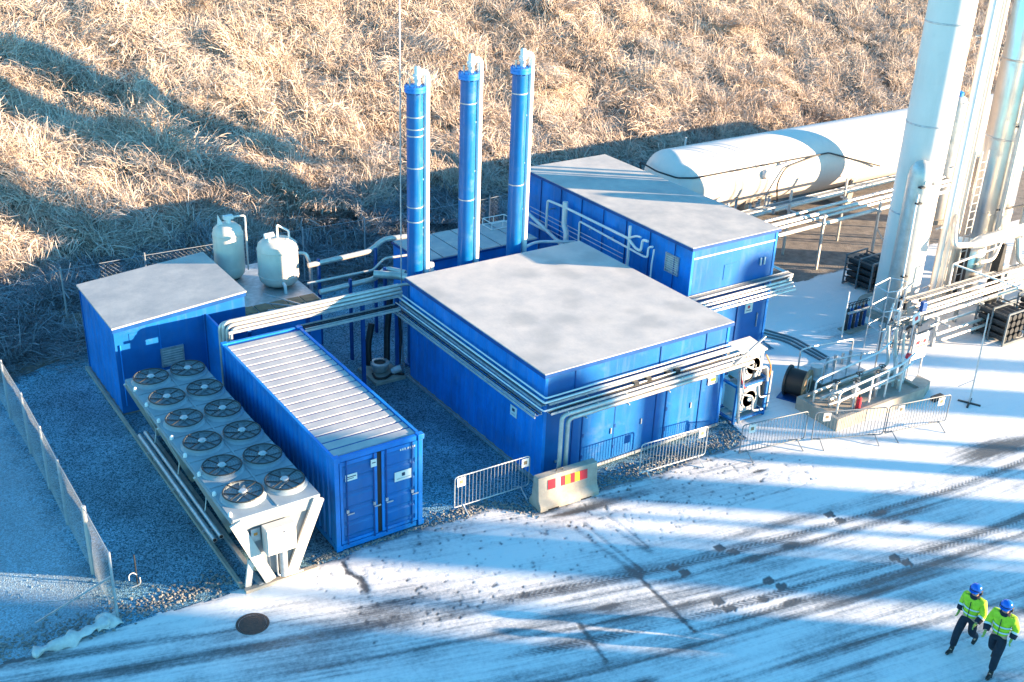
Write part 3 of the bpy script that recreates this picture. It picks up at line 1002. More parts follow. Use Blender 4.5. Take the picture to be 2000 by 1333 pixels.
sign_plate(t, (dmid - .17, CY0 - .03, 2.22), .15, .20, '-y', marks=((.2, .8, .5, .62, 'ink'),))
sign_plate(t, (dmid + .63, CY0 - .0, 1.62), .48, .26, '-y', marks=((.40, .58, .45, .80, 'ink'), (.12, .88, .2, .3, 'galv')))
for i, (u, w) in enumerate(((0, .05), (.06, .05), (.12, .04), (.20, .05), (.26, .05), (.32, .05), (.38, .04))):
    MB().box(dmid + .55 + u, dmid + .55 + u + w * .7, CY0 + .008, CY0 + .011, 2.30, 2.35).build('lettering', 'sign', t)

# ------------------------------------------------------------------ dry cooler with twelve fans
KX0, KX1, KY0, KY1, KZ = -2.55, -0.48, -0.25, 7.35, 1.98
t = thing('dry_cooler', (-1.5, 3.5, 0), 'long grey dry cooler with twelve round fans beside the shed', 'cooler')
MB().box(KX0, KX1, KY0, KY1, KZ - .06, KZ).build('top_deck', 'cooler', t, bevel=.012)
MB().prism([(KX0 + .004, KY0 + .03, KZ - .06), (KX0 + .03, KY0 + .03, KZ - .06), (-1.72, KY0 + .03, .32), (-1.80, KY0 + .03, .32)], (0, KY1 - KY0 - .06, 0)).build('coil_panel', 'coil', t)
MB().prism([(KX1 - .03, KY0 + .03, KZ - .06), (KX1 - .004, KY0 + .03, KZ - .06), (-1.23, KY0 + .03, .32), (-1.31, KY0 + .03, .32)], (0, KY1 - KY0 - .06, 0)).build('coil_panel', 'coil', t)
MB().prism([(KX0 + .15, KY0 + .06, KZ - .06), (KX1 - .15, KY0 + .06, KZ - .06), (-1.2, KY0 + .06, .22), (-1.83, KY0 + .06, .22)], (0, .02, 0)).build('end_panel', 'panel_grey', t)
MB().prism([(KX0 + .15, KY1 - .08, KZ - .06), (KX1 - .15, KY1 - .08, KZ - .06), (-1.2, KY1 - .08, .22), (-1.83, KY1 - .08, .22)], (0, .02, 0)).build('end_panel', 'panel_grey', t)
MB().prism([(KX0 + .02, KY0 + .01, KZ - .32), (KX1 - .02, KY0 + .01, KZ - .32), (KX1 - .0, KY0 + .01, KZ - .061), (KX0, KY0 + .01, KZ - .061)], (0, .04, 0)).build('end_fascia', 'panel_grey', t)
for yy in (KY0 - .02, 2.0, 4.6, KY1 - .05):
    for (xa, xb) in ((KX0 + .05, -1.78), (KX1 - .05, -1.28)):
        MB().bar((xa, yy, KZ - .08), (xb, yy, .12), .07, .26).build('leg', 'cabinet', t)
    if yy < 0:
        MB().bar((-2.30, yy + .07, .10), (-2.18, yy + .07, .80), .06, .14).build('stub_leg', 'cabinet', t)
for x in (-2.02, -1.08):
    MB().box(x - .05, x + .05, KY0 - .05, KY1, .02, .13).build('base_rail', 'galv', t)
MB().box(-2.40, -0.66, KY0 - .10, KY0 + .02, .0, .10).build('base_beam', 'concrete', t)
cab = MB().box(-1.92, -1.22, KY0 - .30, KY0 - .02, .98, 1.66).build('control_cabinet', 'cabinet', t, bevel=.012)
MB().box(-1.90, -1.24, KY0 - .318, KY0 - .302, 1.0, 1.64).build('cabinet_door', 'white', cab, bevel=.006)
MB().box(-1.62, -1.57, KY0 - .325, KY0 - .318, 1.50, 1.53).box(-1.55, -1.49, KY0 - .325, KY0 - .318, 1.50, 1.54).build('lettering', 'ink', cab)
MB().box(-1.87, -1.85, KY0 - .33, KY0 - .318, 1.22, 1.26).build('cabinet_lock', 'ink', cab)
MB().box(-2.16, -1.95, KY0 - .012, KY0 + .008, 1.28, 1.60).build('warning_plate', 'galv', t)
MB().box(-2.10, -2.01, KY0 - .016, KY0 - .012, 1.43, 1.50).build('warning_mark', 'orange', t)
MB().cyl((-1.46, KY0 - .03, .15), (-1.46, KY0 - .03, .92), .10, n=14).build('cable_duct', 'galv', t, smooth=True)
MB().tube([(-1.62, KY0 - .06, .98), (-1.62, KY0 - .06, .2), (-1.35, KY0 - .06, .12), (-1.0, KY0 - .04, .1)], .02, 6, .08).build('conduit', 'galv', t, smooth=True)
fan_y = [0.55 + i * (6.95 - 0.55) / 5 for i in range(6)]
first = None
for j, fy in enumerate(fan_y):
    for fxx in (-1.98, -0.98):
        if first is None:
            cx, cy = fxx, fy
            cowl = MB().lathe([(.52, KZ + .001), (.50, KZ + .03), (.465, KZ + .05), (.455, KZ + .10), (.460, KZ + .11), (.435, KZ + .11), (.430, KZ + .06), (.430, KZ + .012)], (cx, cy, 0), 28).build('fan_cowl', 'cooler', t, smooth=True)
            g = MB().torus((cx, cy, KZ + .120), .447, .019, 28, 6)
            for rr in (.14, .20, .26, .32, .38):
                g.torus((cx, cy, KZ + .120), rr, .003, 22, 4)
            for a in range(4):
                an = a * math.pi / 2 + .5
                g.bar((cx + .07 * math.cos(an), cy + .07 * math.sin(an), KZ + .128), (cx + .445 * math.cos(an), cy + .445 * math.sin(an), KZ + .128), .026, .02)
            g.build('fan_guard', 'grille', cowl)
            MB().lathe([(.10, KZ + .04), (.10, KZ + .135), (.08, KZ + .155), (.02, KZ + .16)], (cx, cy, 0), 16).build('fan_motor', 'galv', cowl, smooth=True)
            for a in range(5):
                an = a * 2 * math.pi / 5
                q = Matrix.Rotation(an, 3, 'Z') @ Matrix.Rotation(R(10), 3, 'X')
                MB().obox(Vector((cx, cy, KZ + .080)) + q @ Vector((.26, 0, 0)), (.31, .13, .010), q).build('fan_blade', 'blade', cowl)
            MB().cyl((cx, cy, KZ + .004), (cx, cy, KZ + .045), .428, n=24).build('fan_opening', 'fan_well', cowl)
            first = (cowl, cx, cy)
        else:
            c = link_copy(first[0], t)
            c.location = (fxx - first[1], fy - first[2], 0)
            for gch in list(first[0].children):
                link_copy(gch, c)
    if j < 5:
        MB().box(KX0 + .02, KX1 - .02, fy + .63, fy + .65, KZ, KZ + .02).build('deck_seam', 'cooler', t)
MB().box(-1.50, -1.46, KY0 + .05, KY1 - .05, KZ, KZ + .018).build('deck_seam', 'cooler', t)
for j in range(8):
    y = -0.05 + j * .95
    MB().lathe([(.05, KZ - .02), (.05, KZ + .05), (.03, KZ + .09), (.01, KZ + .10)], (KX0 + .03, y, 0), 10).build('valve_cap', 'white', t, smooth=True)
MB().box(KX0 - .02, KX0 - .004, KY0 + .02, KY1 - .02, KZ - .12, KZ - .01).build('edge_trim', 'cooler', t)
for (x, z) in ((-2.46, .46), (-2.30, .50)):
    MB().tube([(x, 1.35, z), (x, 6.9, z)], .062, 12).build('header_pipe', 'galv', t, smooth=True)
    MB().cyl((x, 1.345, z), (x, 1.352, z), .045, n=12).build('pipe_bore', 'black', t)
for y in (1.9, 4.0, 6.0):
    MB().box(-2.56, -2.20, y, y + .06, .36, .40).box(-2.40, -2.34, y, y + .06, .02, .36).build('pipe_support', 'galv', t)
for y in (2.4, 4.3, 6.1):
    MB().tube([(-2.52, y, 1.88), (-2.42, y + .05, 1.5), (-2.2, y + .1, .9), (-2.3, y, .6)], .012, 6, .1).build('hose', 'white', t)
kb = MB().box(-2.44, -2.36, -0.1, 12.4, 0.0, .10).build('edging_kerb', 'concrete')
tag(kb, 'thin pale edging strip along the gravel beside shed and cooler', 'edging')

# ------------------------------------------------------------------ blue shed with pitched frosted roof
t = thing('blue_shed', (-0.4, 10.8, 0), 'blue shed with sloping frosted roof and chequered vent behind the cooler', 'shed')
SX0, SX1, SY0, SY1 = -2.33, 1.52, 9.0, 12.45
zl, zr = 2.70, 3.02
MB().corrugated((SX0 + .05, SY1 - .05), (SX0 + .05, SY0 + .05), .06, zl - .02, (-1, 0), period=.5, depth=.02).build('wall', 'blue', t)
MB().prism([(SX0 + .02, SY0 + .0, .06), (SX1 - .02, SY0 + .0, .06), (SX1 - .02, SY0 + .0, zr - .03), (SX0 + .02, SY0 + .0, zl - .03)], (0, .06, 0)).build('wall', 'blue_flat', t)
MB().prism([(SX0 + .02, SY1 - .06, .06), (SX1 - .02, SY1 - .06, .06), (SX1 - .02, SY1 - .06, zr - .03), (SX0 + .02, SY1 - .06, zl - .03)], (0, .06, 0)).build('wall', 'blue_flat', t)
MB().box(SX1 - .08, SX1 - .02, SY0 + .06, SY1 - .06, .06, zr - .05).build('wall', 'blue_flat', t)
MB().prism([(SX0 - .02, SY0 - .04, zl), (SX1 + .04, SY0 - .04, zr + .004), (SX1 + .04, SY0 - .04, zr + .05), (SX0 - .02, SY0 - .04, zl + .046)], (0, SY1 - SY0 + .1, 0)).build('roof', 'roof', t)
MB().prism([(SX0 - .01, SY0 - .025, zl - .12), (SX1 + .02, SY0 - .025, zr - .12), (SX1 + .02, SY0 - .025, zr - .002), (SX0 - .01, SY0 - .025, zl - .004)], (0, .02, 0)).build('fascia', 'blue_dark', t)
MB().box(SX0, SX1, SY0 + .02, SY1, 0, .06).build('plinth', 'concrete', t)
for x in (-1.05, 0.25):
    MB().box(x - .012, x + .012, SY0 - .010, SY0 + .0, .1, 2.6).build('panel_joint', 'blue', t)
louvre(t, (-0.75, SY0 - .0, 1.53), .66, .58, '-y', 6)
MB().box(-1.9, -1.45, SY0 - .012, SY0 - .001, 2.2, 2.48).build('patch_panel', 'blue_flat', t)
MB().tube([(SX0 + .15, SY0 - .03, 2.2), (SX0 + .15, SY0 - .03, .3)], .02, 6).build('drain_pipe', 'blue', t)
MB().box(0.30, 0.36, 7.9, 8.98, 0, 2.6).build('side_screen', 'blue', t)

# ------------------------------------------------------------------ raised blue plinth that carries the filter tanks
t = thing('tank_platform', (2.9, 11, 0), 'low blue steel box with plank deck carrying the cream tanks', 'platform')
MB().box(1.62, 4.12, 9.55, 13.2, 0.05, 1.98).build('body', 'blue', t)
MB().box(1.60, 4.16, 9.50, 13.24, 1.98, 2.04).build('deck', 'galv', t)
for i in range(5):
    MB().box(1.64 + i * .5, 1.64 + i * .5 + .46, 9.52, 10.0, 2.042, 2.07).build('plank', 'wood', t)

# filter vessel
t = thing('filter_vessel', (3.5, 11.2, 2.04), 'wide cream vertical tank with bent pipe on its lid', 'tank')
cx, cy, z0 = 3.5, 11.2, 2.14
MB().lathe([(.30, z0 - .08), (.50, z0), (.60, z0 + .10), (.635, z0 + .25), (.635, z0 + 1.15), (.60, z0 + 1.30), (.48, z0 + 1.40), (.25, z0 + 1.46), (.02, z0 + 1.475)], (cx, cy, 0), 32).build('body', 'cream', t, smooth=True)
for z in (z0 + .28, z0 + 1.12):
    MB().lathe([(.638, z), (.648, z + .01), (.648, z + .03), (.638, z + .04)], (cx, cy, 0), 32).build('weld_band', 'cream', t, smooth=True)
for a in range(3):
    an = a * 2.09 + .5
    MB().bar((cx + .45 * math.cos(an), cy + .45 * math.sin(an), 2.04), (cx + .42 * math.cos(an), cy + .42 * math.sin(an), z0 + .1), .07).build('leg', 'cream', t)
MB().tube([(cx + .02, cy, z0 + 1.42), (cx + .02, cy, z0 + 1.90), (cx + .36, cy - .10, z0 + 1.68), (cx + .36, cy - .10, z0 + 1.38)], .035, 8, .05).build('vent_pipe', 'white', t, smooth=True)
MB().cyl((cx - .30, cy - .1, z0 + 1.35), (cx - .30, cy - .1, z0 + 1.62), .05, n=10).cyl((cx - .45, cy - .1, z0 + 1.64), (cx - .15, cy - .1, z0 + 1.66), .08, n=10).build('valve', 'white', t, smooth=True)
MB().cyl((cx + .25, cy - .25, z0 + 1.3), (cx + .25, cy - .25, z0 + 1.5), .03, n=8).build('nozzle', 'white', t, smooth=True)
MB().tube([(cx - .12, cy - .60, z0 + .2), (cx - .12, cy - .75, z0 + .15), (cx - .12, cy - .78, z0 - .1)], .05, 8, .06).build('outlet_pipe', 'white', t, smooth=True)
MB().tube([(cx + .58, cy - .1, z0 + .9), (cx + .85, cy - .2, z0 + .88), (cx + .95, cy - .3, z0 + .5), (cx + .95, cy - .3, .3)], .06, 8, .12).build('side_pipe', 'clad', t, smooth=True)

t = thing('softener_tank', (2.38, 12.45, 2.04), 'narrower cream upright tank right behind the shed roof', 'tank')
cx, cy, z0 = 2.38, 12.45, 2.12
MB().lathe([(.20, z0 - .06), (.36, z0), (.45, z0 + .12), (.475, z0 + .30), (.475, z0 + 1.45), (.43, z0 + 1.62), (.30, z0 + 1.74), (.06, z0 + 1.78)], (cx, cy, 0), 32).build('body', 'cream', t, smooth=True)
MB().lathe([(.30, 2.045), (.30, z0 + .04)], (cx, cy, 0), 20).build('foot_ring', 'dark', t)
MB().cyl((cx + .05, cy, z0 + 1.76), (cx + .05, cy, z0 + 1.90), .08, n=12).box(cx - .10, cx + .20, cy - .08, cy + .08, z0 + 1.90, z0 + 2.02).build('valve_head', 'white', t)
MB().prism([(cx - .30, cy, z0 + 1.70), (cx - .12, cy, z0 + 1.74), (cx - .28, cy, z0 + 2.10)], (0, .03, 0)).build('bracket', 'white', t)
MB().tube([(cx + .15, cy, z0 + 1.95), (cx + .58, cy - .05, z0 + 1.95), (cx + .58, cy - .05, z0 + .1)], .028, 6, .08).build('drop_pipe', 'white', t, smooth=True)
for z in (z0 + .32, z0 + 1.42):
    MB().lathe([(.477, z), (.484, z + .01), (.484, z + .03), (.477, z + .04)], (cx, cy, 0), 32).build('weld_band', 'cream', t, smooth=True)

# ------------------------------------------------------------------ main building
BX0, BX1, BY0, BY1, BZ1 = 5.80, 12.12, -0.08, 7.00, 3.28
t = thing('plant_building', (9, 3.5, 0), 'large flat-roofed blue plant building in the middle of the yard', 'building')
MB().corrugated((BX0 + .05, BY1 - .06), (BX0 + .05, BY0 + .06), .12, BZ1, (-1, 0), period=.47, depth=.022).build('wall', 'blue', t)
MB().box(BX0 + .06, BX1 - .06, BY0 + .02, BY0 + .08, .12, BZ1).build('wall', 'blue_flat', t)
MB().box(BX1 - .08, BX1 - .02, BY0 + .08, BY1 - .08, .12, BZ1).build('wall', 'blue_flat', t)
MB().box(BX0 + .06, BX1 - .06, BY1 - .08, BY1 - .02, .12, BZ1).build('wall', 'blue_flat', t)
for x in (BX0, BX1 - .10):
    MB().box(x, x + .10, BY0 - .0, BY0 + .10, .10, BZ1).build('corner_post', 'blue', t, bevel=.01)
MB().box(BX0 + .02, BX1, BY0 + .03, BY1, 0, .115).build('plinth', 'concrete', t)
MB().box(BX0 - .03, BX0 + .0, BY0 + .1, BY1, 0.02, .10).build('skirting', 'galv', t)
MB().box(BX0 + .3, BX1, BY0 - .04, BY0 - .01, .06, .14).build('skirting', 'galv', t)
rf = MB().box(BX0 - .06, BX1 + .06, BY0 - .06, BY1 + .06, BZ1, BZ1 + .07).build('roof', 'roof_main', t, bevel=.01)
MB().box(BX0 - .065, BX1 + .065, BY0 - .075, BY0 - .062, BZ1 - .05, BZ1 + .05).build('roof_trim', 'blue_dark', rf)
MB().box(BX0 - .075, BX0 - .062, BY0 - .06, BY1 + .06, BZ1 - .05, BZ1 + .05).build('roof_trim', 'blue_dark', rf)
for (x0, x1) in ((7.1, 8.15), (8.18, 9.2), (10.0, 11.0)):
    d = MB().box(x0, x1, BY0 + .001, BY0 + .018, .18, 2.05).build('door', 'blue_flat', t, bevel=.004)
    MB().box(x1 - .10, x1 - .07, BY0 - .03, BY0 + .0, .95, 1.12).build('handle', 'galv', d)
    MB().box(x0 - .025, x0 - .008, BY0 - .004, BY0 + .019, .18, 2.08).build('door_frame', 'blue_dark', d)
    MB().box(x0 - .04, x1 + .04, BY0 - .022, BY0 + .0, 2.082, 2.13).build('door_hood', 'blue_flat', d)
    for hz in (.45, 1.1, 1.75):
        MB().box(x0 - .005, x0 + .05, BY0 - .012, BY0 + .0005, hz, hz + .10).build('hinge', 'blue_dark', d)
for x in (6.75, 9.6, 11.25):
    MB().box(x, x + .025, BY0 + .0, BY0 + .019, .14, 3.2).build('panel_joint', 'blue_dark', t)
for x in (8.5, 9.42):
    k = MB().box(x - .10, x + .10, BY0 - .16, BY0 + .0, 1.98, 2.08).build('wall_lamp', 'dark', t, bevel=.01)
    for i in range(3):
        MB().bar((x - .09 + i * .09, BY0 - .20, 2.0), (x - .09 + i * .09, BY0 - .02, 1.78), .012).build('lamp_cage', 'galv', k)
    MB().box(x - .05, x + .05, BY0 - .12, BY0 - .02, 1.84, 1.975).build('lamp_glass', 'cabinet', k)
sign_plate(t, (11.68, BY0 + .0, 1.62), .36, .24, '-y', marks=((.25, .75, .4, .8, 'yellow'), (.15, .85, .15, .25, 'ink')))
sign_plate(t, (BX0 + .02, 1.28, 1.60), .30, .30, '-x', marks=((.3, .7, .5, .8, 'ink'), (.2, .8, .2, .28, 'galv')))
MB().box(BX0 + .45, BX0 + .6, BY0 - .02, BY0 + .02, .6, .66).build('wall_bracket', 'galv', t)
# bracketed service ledges round the building
for y in np.arange(0.2, 7.0, 0.95):
    MB().box(5.38, BX0 + .0, y, y + .04, 2.28, 2.33).build('bracket', 'galv', t)
for x in np.arange(6.2, 12.2, 0.95):
    MB().box(x, x + .04, -0.56, BY0 + .0, 2.31, 2.36).build('bracket', 'galv', t)
cable_tray(t, (5.40, 7.2, 2.37), (5.40, -0.28, 2.37), 0.18, (1, 0, 0), cables=2)
MB().bar((5.37, 7.2, 2.30), (5.37, -0.30, 2.30), .03, .05).build('ledge_edge', 'clad', t)
cable_tray(t, (5.62, 7.2, 2.52), (5.62, -0.2, 2.52), 0.14, (1, 0, 0), cables=3, step=.16, cmat='frost_cloth')
for (x, z, r) in ((5.56, 2.48, .020), (5.63, 2.66, .026), (5.71, 2.74, .022)):
    MB().tube([(x, 7.3, z), (x, -0.16 - (5.8 - x), z), (12.35, -0.16 - (5.8 - x), z)], r, 8, .06).build('service_pipe', 'white', t, smooth=True)
cable_tray(t, (5.72, -0.50, 2.40), (12.35, -0.50, 2.40), 0.16, (0, 1, 0), cables=2)
cable_tray(t, (5.8, -0.30, 2.56), (12.35, -0.30, 2.56), 0.14, (0, 1, 0), cables=3, step=.16, cmat='frost_cloth')
for (dx, z, yy) in ((6.05, 2.28, -.52), (6.27, 2.12, -.50)):
    MB().tube([(12.75, yy, z), (dx, yy, z), (dx, yy + .28, z - .25), (dx, -.24, z - .5), (dx, -.24, .05)] if False else [(12.75, yy, z), (dx, yy, z), (dx, yy, .03)], .060, 10, .16).build('heating_pipe', 'clad', t, smooth=True)
for x in np.arange(6.8, 12.4, 1.4):
    MB().bar((x, BY0, 2.05), (x, -.60, 2.04), .035).build('pipe_hanger', 'galv', t)
for (x, y) in ((8.45, -.44), (8.9, -.42), (9.6, -.40), (9.9, -.42)):
    MB().box(x, x + .16, y, y + .12, 2.44, 2.54).build('junction_box', 'dark', t)
for k in range(6):
    x = 11.6 + k * .14
    MB().tube([(x, -.42, 2.45), (x + .25, -.45, 2.50), (x + .5, -.35, 2.35 - .05 * k), (x + .6, -.2, 1.9)], .016, 6, .1).build('loose_cable', 'galv', t)
MB().bar((11.9, -.62, 2.30), (13.4, -.25, 2.66), .05, .04).build('tray_brace', 'clad', t)

# ------------------------------------------------------------------ low container behind the columns
t = thing('rear_container', (10, 10.5, 0), 'low blue container with slatted frosted roof behind the three columns', 'container')
MB().box(7.8, 12.3, 9.55, 11.6, .1, 2.5).build('body', 'blue', t)
MB().box(7.75, 12.35, 9.5, 11.65, 2.5, 2.56).build('roof', 'blue_dark', t)
for i in range(6):
    x = 7.80 + i * .755
    MB().box(x, x + .70, 9.53, 11.62, 2.561, 2.60).build('roof_panel', 'frost_panel', t)
tr = thing('roof_rack', (11.9, 11.2, 2.6), 'small white wire rack on the slatted roof behind the columns', 'rack')
r = MB()
for z in (2.62, 2.85):
    for (a, b) in (((11.3, 10.9), (12.2, 10.9)), ((12.2, 10.9), (12.2, 11.5)), ((12.2, 11.5), (11.3, 11.5)), ((11.3, 11.5), (11.3, 10.9))):
        r.bar((*a, z), (*b, z), .025)
for (x, y) in ((11.3, 10.9), (12.2, 10.9), (12.2, 11.5), (11.3, 11.5), (11.75, 10.9), (11.75, 11.5)):
    r.bar((x, y, 2.601), (x, y, 2.86), .022)
r.build('frame', 'white', tr)

# ------------------------------------------------------------------ three blue columns with white riser pipes
specs = ((6.50, 7.80, 8.74, 'leftmost blue column, next to the thin steel mast', (7.55, 7.35, 6.4, 5.2, 4.75, 7.9)),
         (8.29, 7.80, 8.94, 'middle one of the three tall blue columns', (8.1, 5.15)),
         (10.11, 7.80, 8.94, 'rightmost blue column, next to the two-storey blue building', (8.2, 5.35)))
for (x, y, zt, lab, bands) in specs:
    t = thing('scrubber_column', (x, y, 0), lab, 'column', 'three tall blue columns')
    MB().lathe([(.33, .0), (.33, .06), (.24, .07), (.24, zt - .12), (.245, zt - .12)], (x, y, 0), 28).build('shell', 'blue_column', t, smooth=True)
    fl = MB().lathe([(.30, zt - .12), (.30, zt - .04), (.285, zt - .03), (.30, zt - .025), (.30, zt + .05), (.10, zt + .07)], (x, y, 0), 28).build('top_flange', 'blue', t, smooth=True)
    for k in range(12):
        a = k * math.pi / 6
        MB().cyl((x + .265 * math.cos(a), y + .265 * math.sin(a), zt - .16), (x + .265 * math.cos(a), y + .265 * math.sin(a), zt + .10), .018, n=6).build('bolt', 'blue_dark', fl)
    for z in bands:
        MB().lathe([(.242, z), (.247, z + .003), (.247, z + .035), (.242, z + .038)], (x, y, 0), 28).build('band', 'galv', t, smooth=True)
    hd = MB().cyl((x + .08, y, zt + .06), (x + .08, y, zt + .30), .085, n=12).lathe([(.13, zt + .30), (.13, zt + .36), (.09, zt + .37), (.09, zt + .55), (.05, zt + .60)], (x + .08, y, 0), 14).build('head_fitting', 'white', t, smooth=True)
    MB().cyl((x - .12, y + .08, zt + .05), (x - .12, y + .08, zt + .25), .03, n=8).cyl((x + .08, y - .12, zt + .20), (x + .08, y + .14, zt + .20), .05, n=8).build('gauge', 'steel', hd, smooth=True)
    MB().cyl((x + .08, y, zt + .60), (x + .08, y, zt + .70), .02, n=6).build('vent_tip', 'dark', hd)
    MB().tube([(x + .10, y, zt + .42), (x + .355, y - .06, zt + .42), (x + .355, y - .06, .1)], .096, 12, .15).build('riser_pipe', 'white', t, smooth=True)
    for z in np.arange(1.5, zt, 1.5):
        MB().box(x + .18, x + .30, y - .09, y - .03, z, z + .05).build('pipe_clamp', 'galv', t)

t = tag(MB().tube([(6.20, 8.05, 0), (6.16, 8.05, 3.0), (6.16, 8.05, 13.0)], .022, 8).build('steel_mast', 'galv', smooth=True), 'very thin tall steel mast rising beside the leftmost blue column', 'mast')

# ------------------------------------------------------------------ two-storey building
UX0, UX1, UY0, UY1, UZ = 13.56, 17.22, 3.23, 12.28, 4.08
t = thing('two_storey_building', (15.4, 7.8, 0), 'tall blue two-storey container building in front of the white tank', 'building')
MB().corrugated((UX0 + .05, UY1 - .06), (UX0 + .05, UY0 + .06), .1, UZ, (-1, 0), period=.75, depth=.018).build('wall', 'blue', t)
MB().box(UX0 + .06, UX1 - .06, UY0 + .02, UY0 + .08, .1, UZ).build('wall', 'blue_flat', t)
MB().box(UX1 - .08, UX1 - .02, UY0 + .08, UY1 - .08, .1, UZ).build('wall', 'blue_flat', t)
MB().box(UX0 + .06, UX1 - .06, UY1 - .08, UY1 - .02, .1, UZ).build('wall', 'blue_flat', t)
for x in (UX0, UX1 - .10):
    MB().box(x, x + .10, UY0, UY0 + .10, .08, UZ).build('corner_post', 'blue', t, bevel=.01)
MB().box(UX0 + .03, UX1 - .03, UY0 + .03, UY1 - .03, 0, .1).build('plinth', 'concrete', t)
rf = MB().box(UX0 - .05, UX1 + .05, UY0 - .05, UY1 + .05, UZ, UZ + .07).build('roof', 'roof', t, bevel=.01)
MB().box(UX0 - .055, UX1 + .055, UY0 - .064, UY0 - .052, UZ - .04, UZ + .05).build('roof_trim', 'blue_dark', rf)
MB().box(UX0 - .064, UX0 - .052, UY0 - .05, UY1 + .05, UZ - .04, UZ + .05).build('roof_trim', 'blue_dark', rf)
MB().box(UX0 + .10, UX1 - .10, UY0 + .0, UY0 + .019, 3.72, 3.77).build('joint_strip', 'clad', t)
louvre(t, (UX0 + .03, 4.10, 3.30), .62, .62, '-x', 7)
d = MB().box(15.85, 16.85, UY0 + .0, UY0 + .018, .2, 2.1).build('door', 'blue_flat', t, bevel=.004)
MB().box(16.72, 16.75, UY0 - .05, UY0 - .01, .8, 1.3).build('handle', 'galv', d)
MB().box(15.81, 15.84, UY0 - .01, UY0 + .018, .2, 2.13).build('door_frame', 'blue_dark', d)
sign_plate(t, (16.32, UY0 - .0, 1.55), .34, .34, '-y', marks=((.35, .65, .45, .75, 'red'), (.2, .8, .2, .28, 'ink')))
MB().box(15.0, 15.6, UY0 + .006, UY0 + .018, 2.8, 3.3).build('access_panel', 'blue_flat', t)
for x in (16.55, 16.72):
    MB().box(x, x + .04, UY0 - .04, UY0 - .0, 3.0, 3.25).build('cleat', 'sign', t)
for y in np.arange(4, 12, 1.2):
    MB().box(UX0 - .01, UX0 + .02, y, y + .02, .2, 4.0).build('wall_seam', 'blue_dark', t)
# ledge with tray and four clad pipes across the front
for x in np.arange(13.7, 17.6, .8):
    MB().box(x, x + .04, 2.62, UY0, 2.20, 2.25).build('bracket', 'galv', t)
cable_tray(t, (13.45, 2.95, 2.52), (17.9, 2.95, 2.52), .24, (0, 1, 0), cables=5, step=.14, cmat='frost_cloth')
for (y, z, r) in ((2.86, 2.40, .045), (2.76, 2.34, .045), (2.68, 2.24, .035), (2.62, 2.15, .045)):
    MB().tube([(13.3, y, z), (17.7, y, z)], r, 8).build('clad_pipe', 'clad', t, smooth=True)
MB().tube([(17.5, 2.8, 2.45), (17.95, 3.0, 2.45), (17.95, 4.4, 2.45)], .05, 8, .2).build('clad_pipe', 'clad', t, smooth=True)
# process pipes on the left wall
X = UX0 - .22
def wallpipe(pts, r, bend=.1, m='white', name='wall_pipe'):
    MB().tube([(X, y, z) for (y, z) in pts], r, 8, bend).build(name, m, t, smooth=True)
wallpipe([(11.5, 2.35), (10.5, 2.35), (10.48, 3.5), (9.5, 3.55), (6.0, 3.56), (5.6, 3.35), (5.35, 3.35), (5.3, 3.75), (5.05, 3.78)], .045)
wallpipe([(11.8, 2.7), (9.3, 2.1), (7.5, 2.05)], .065)
wallpipe([(9.45, 3.75), (9.45, 2.9), (9.30, 2.7), (9.30, 1.9)], .095, .1)
wallpipe([(8.57, 2.2), (8.60, 3.32), (5.2, 3.22), (5.0, 3.25), (5.0, 3.6), (4.8, 3.68)], .035)
wallpipe([(5.95, 4.0), (5.95, 1.7)], .05, 0)
wallpipe([(5.95, 3.6), (5.6, 3.78), (5.4, 3.8)], .035)
wallpipe([(4.72, 3.62), (4.78, 3.1), (4.78, 1.4)], .028)
for k, z in enumerate((2.95, 2.8, 2.62, 2.45, 2.3)):
    wallpipe([(11.9 - k * .4, z), (6.2, z)], .013, 0, 'galv', 'conduit')
MB().box(X - .12, X + .05, 5.75, 6.25, 1.9, 2.2).build('valve_box', 'white', t)
wallpipe([(6.6, 1.9), (6.4, 2.15), (6.2, 2.1)], .05)
for y in (10.3, 8.0, 7.0, 5.5):
    MB().box(X - .02, UX0, y, y + .04, 3.2, 3.24).build('pipe_clamp', 'galv', t)

# ------------------------------------------------------------------ pipe bridge between shed and plant building
t = thing('pipe_bridge', (3, 7.6, 0), 'raised pipe bridge crossing behind the shipping container to the plant building', 'pipe bridge')
for i, (y, z, r) in enumerate(((7.62, 2.86, .055), (7.50, 2.92, .060), (7.38, 2.86, .055), (7.26, 2.80, .045))):
    MB().tube([(5.75, y, z), (.22 + .06 * i, y, z), (.22 + .06 * i, y, .4)], r, 10, .2).build('clad_pipe', 'clad', t, smooth=True)
MB().bar((.3, 7.16, 2.74), (5.7, 7.16, 2.74), .03, .08).build('edge_rail', 'galv', t)
MB().bar((.3, 7.72, 2.74), (5.7, 7.72, 2.74), .03, .08).build('edge_rail', 'galv', t)
for x in np.arange(.5, 5.7, .6):
    MB().bar((x, 7.16, 2.72), (x, 7.72, 2.72), .04).build('cross_bar', 'galv', t)
cable_tray(t, (2.4, 6.80, 2.52), (5.42, 6.80, 2.52), .30, (0, 1, 0), cables=5, step=.2)
MB().bar((2.3, 6.72, 2.50), (5.40, 6.72, 2.50), .03, .05).build('edge_rail', 'clad', t)
for (x, y) in ((4.45, 7.3), (5.62, 7.35), (1.1, 7.75), (2.9, 7.75)):
    MB().box(x - .05, x + .05, y - .05, y + .05, 0, 2.70).build('post', 'blue_dark', t)
MB().tube([(5.75, 7.62, 2.86), (6.2, 7.5, 2.9), (6.4, 7.3, 2.7)], .05, 8, .2).build('clad_pipe', 'clad', t, smooth=True)

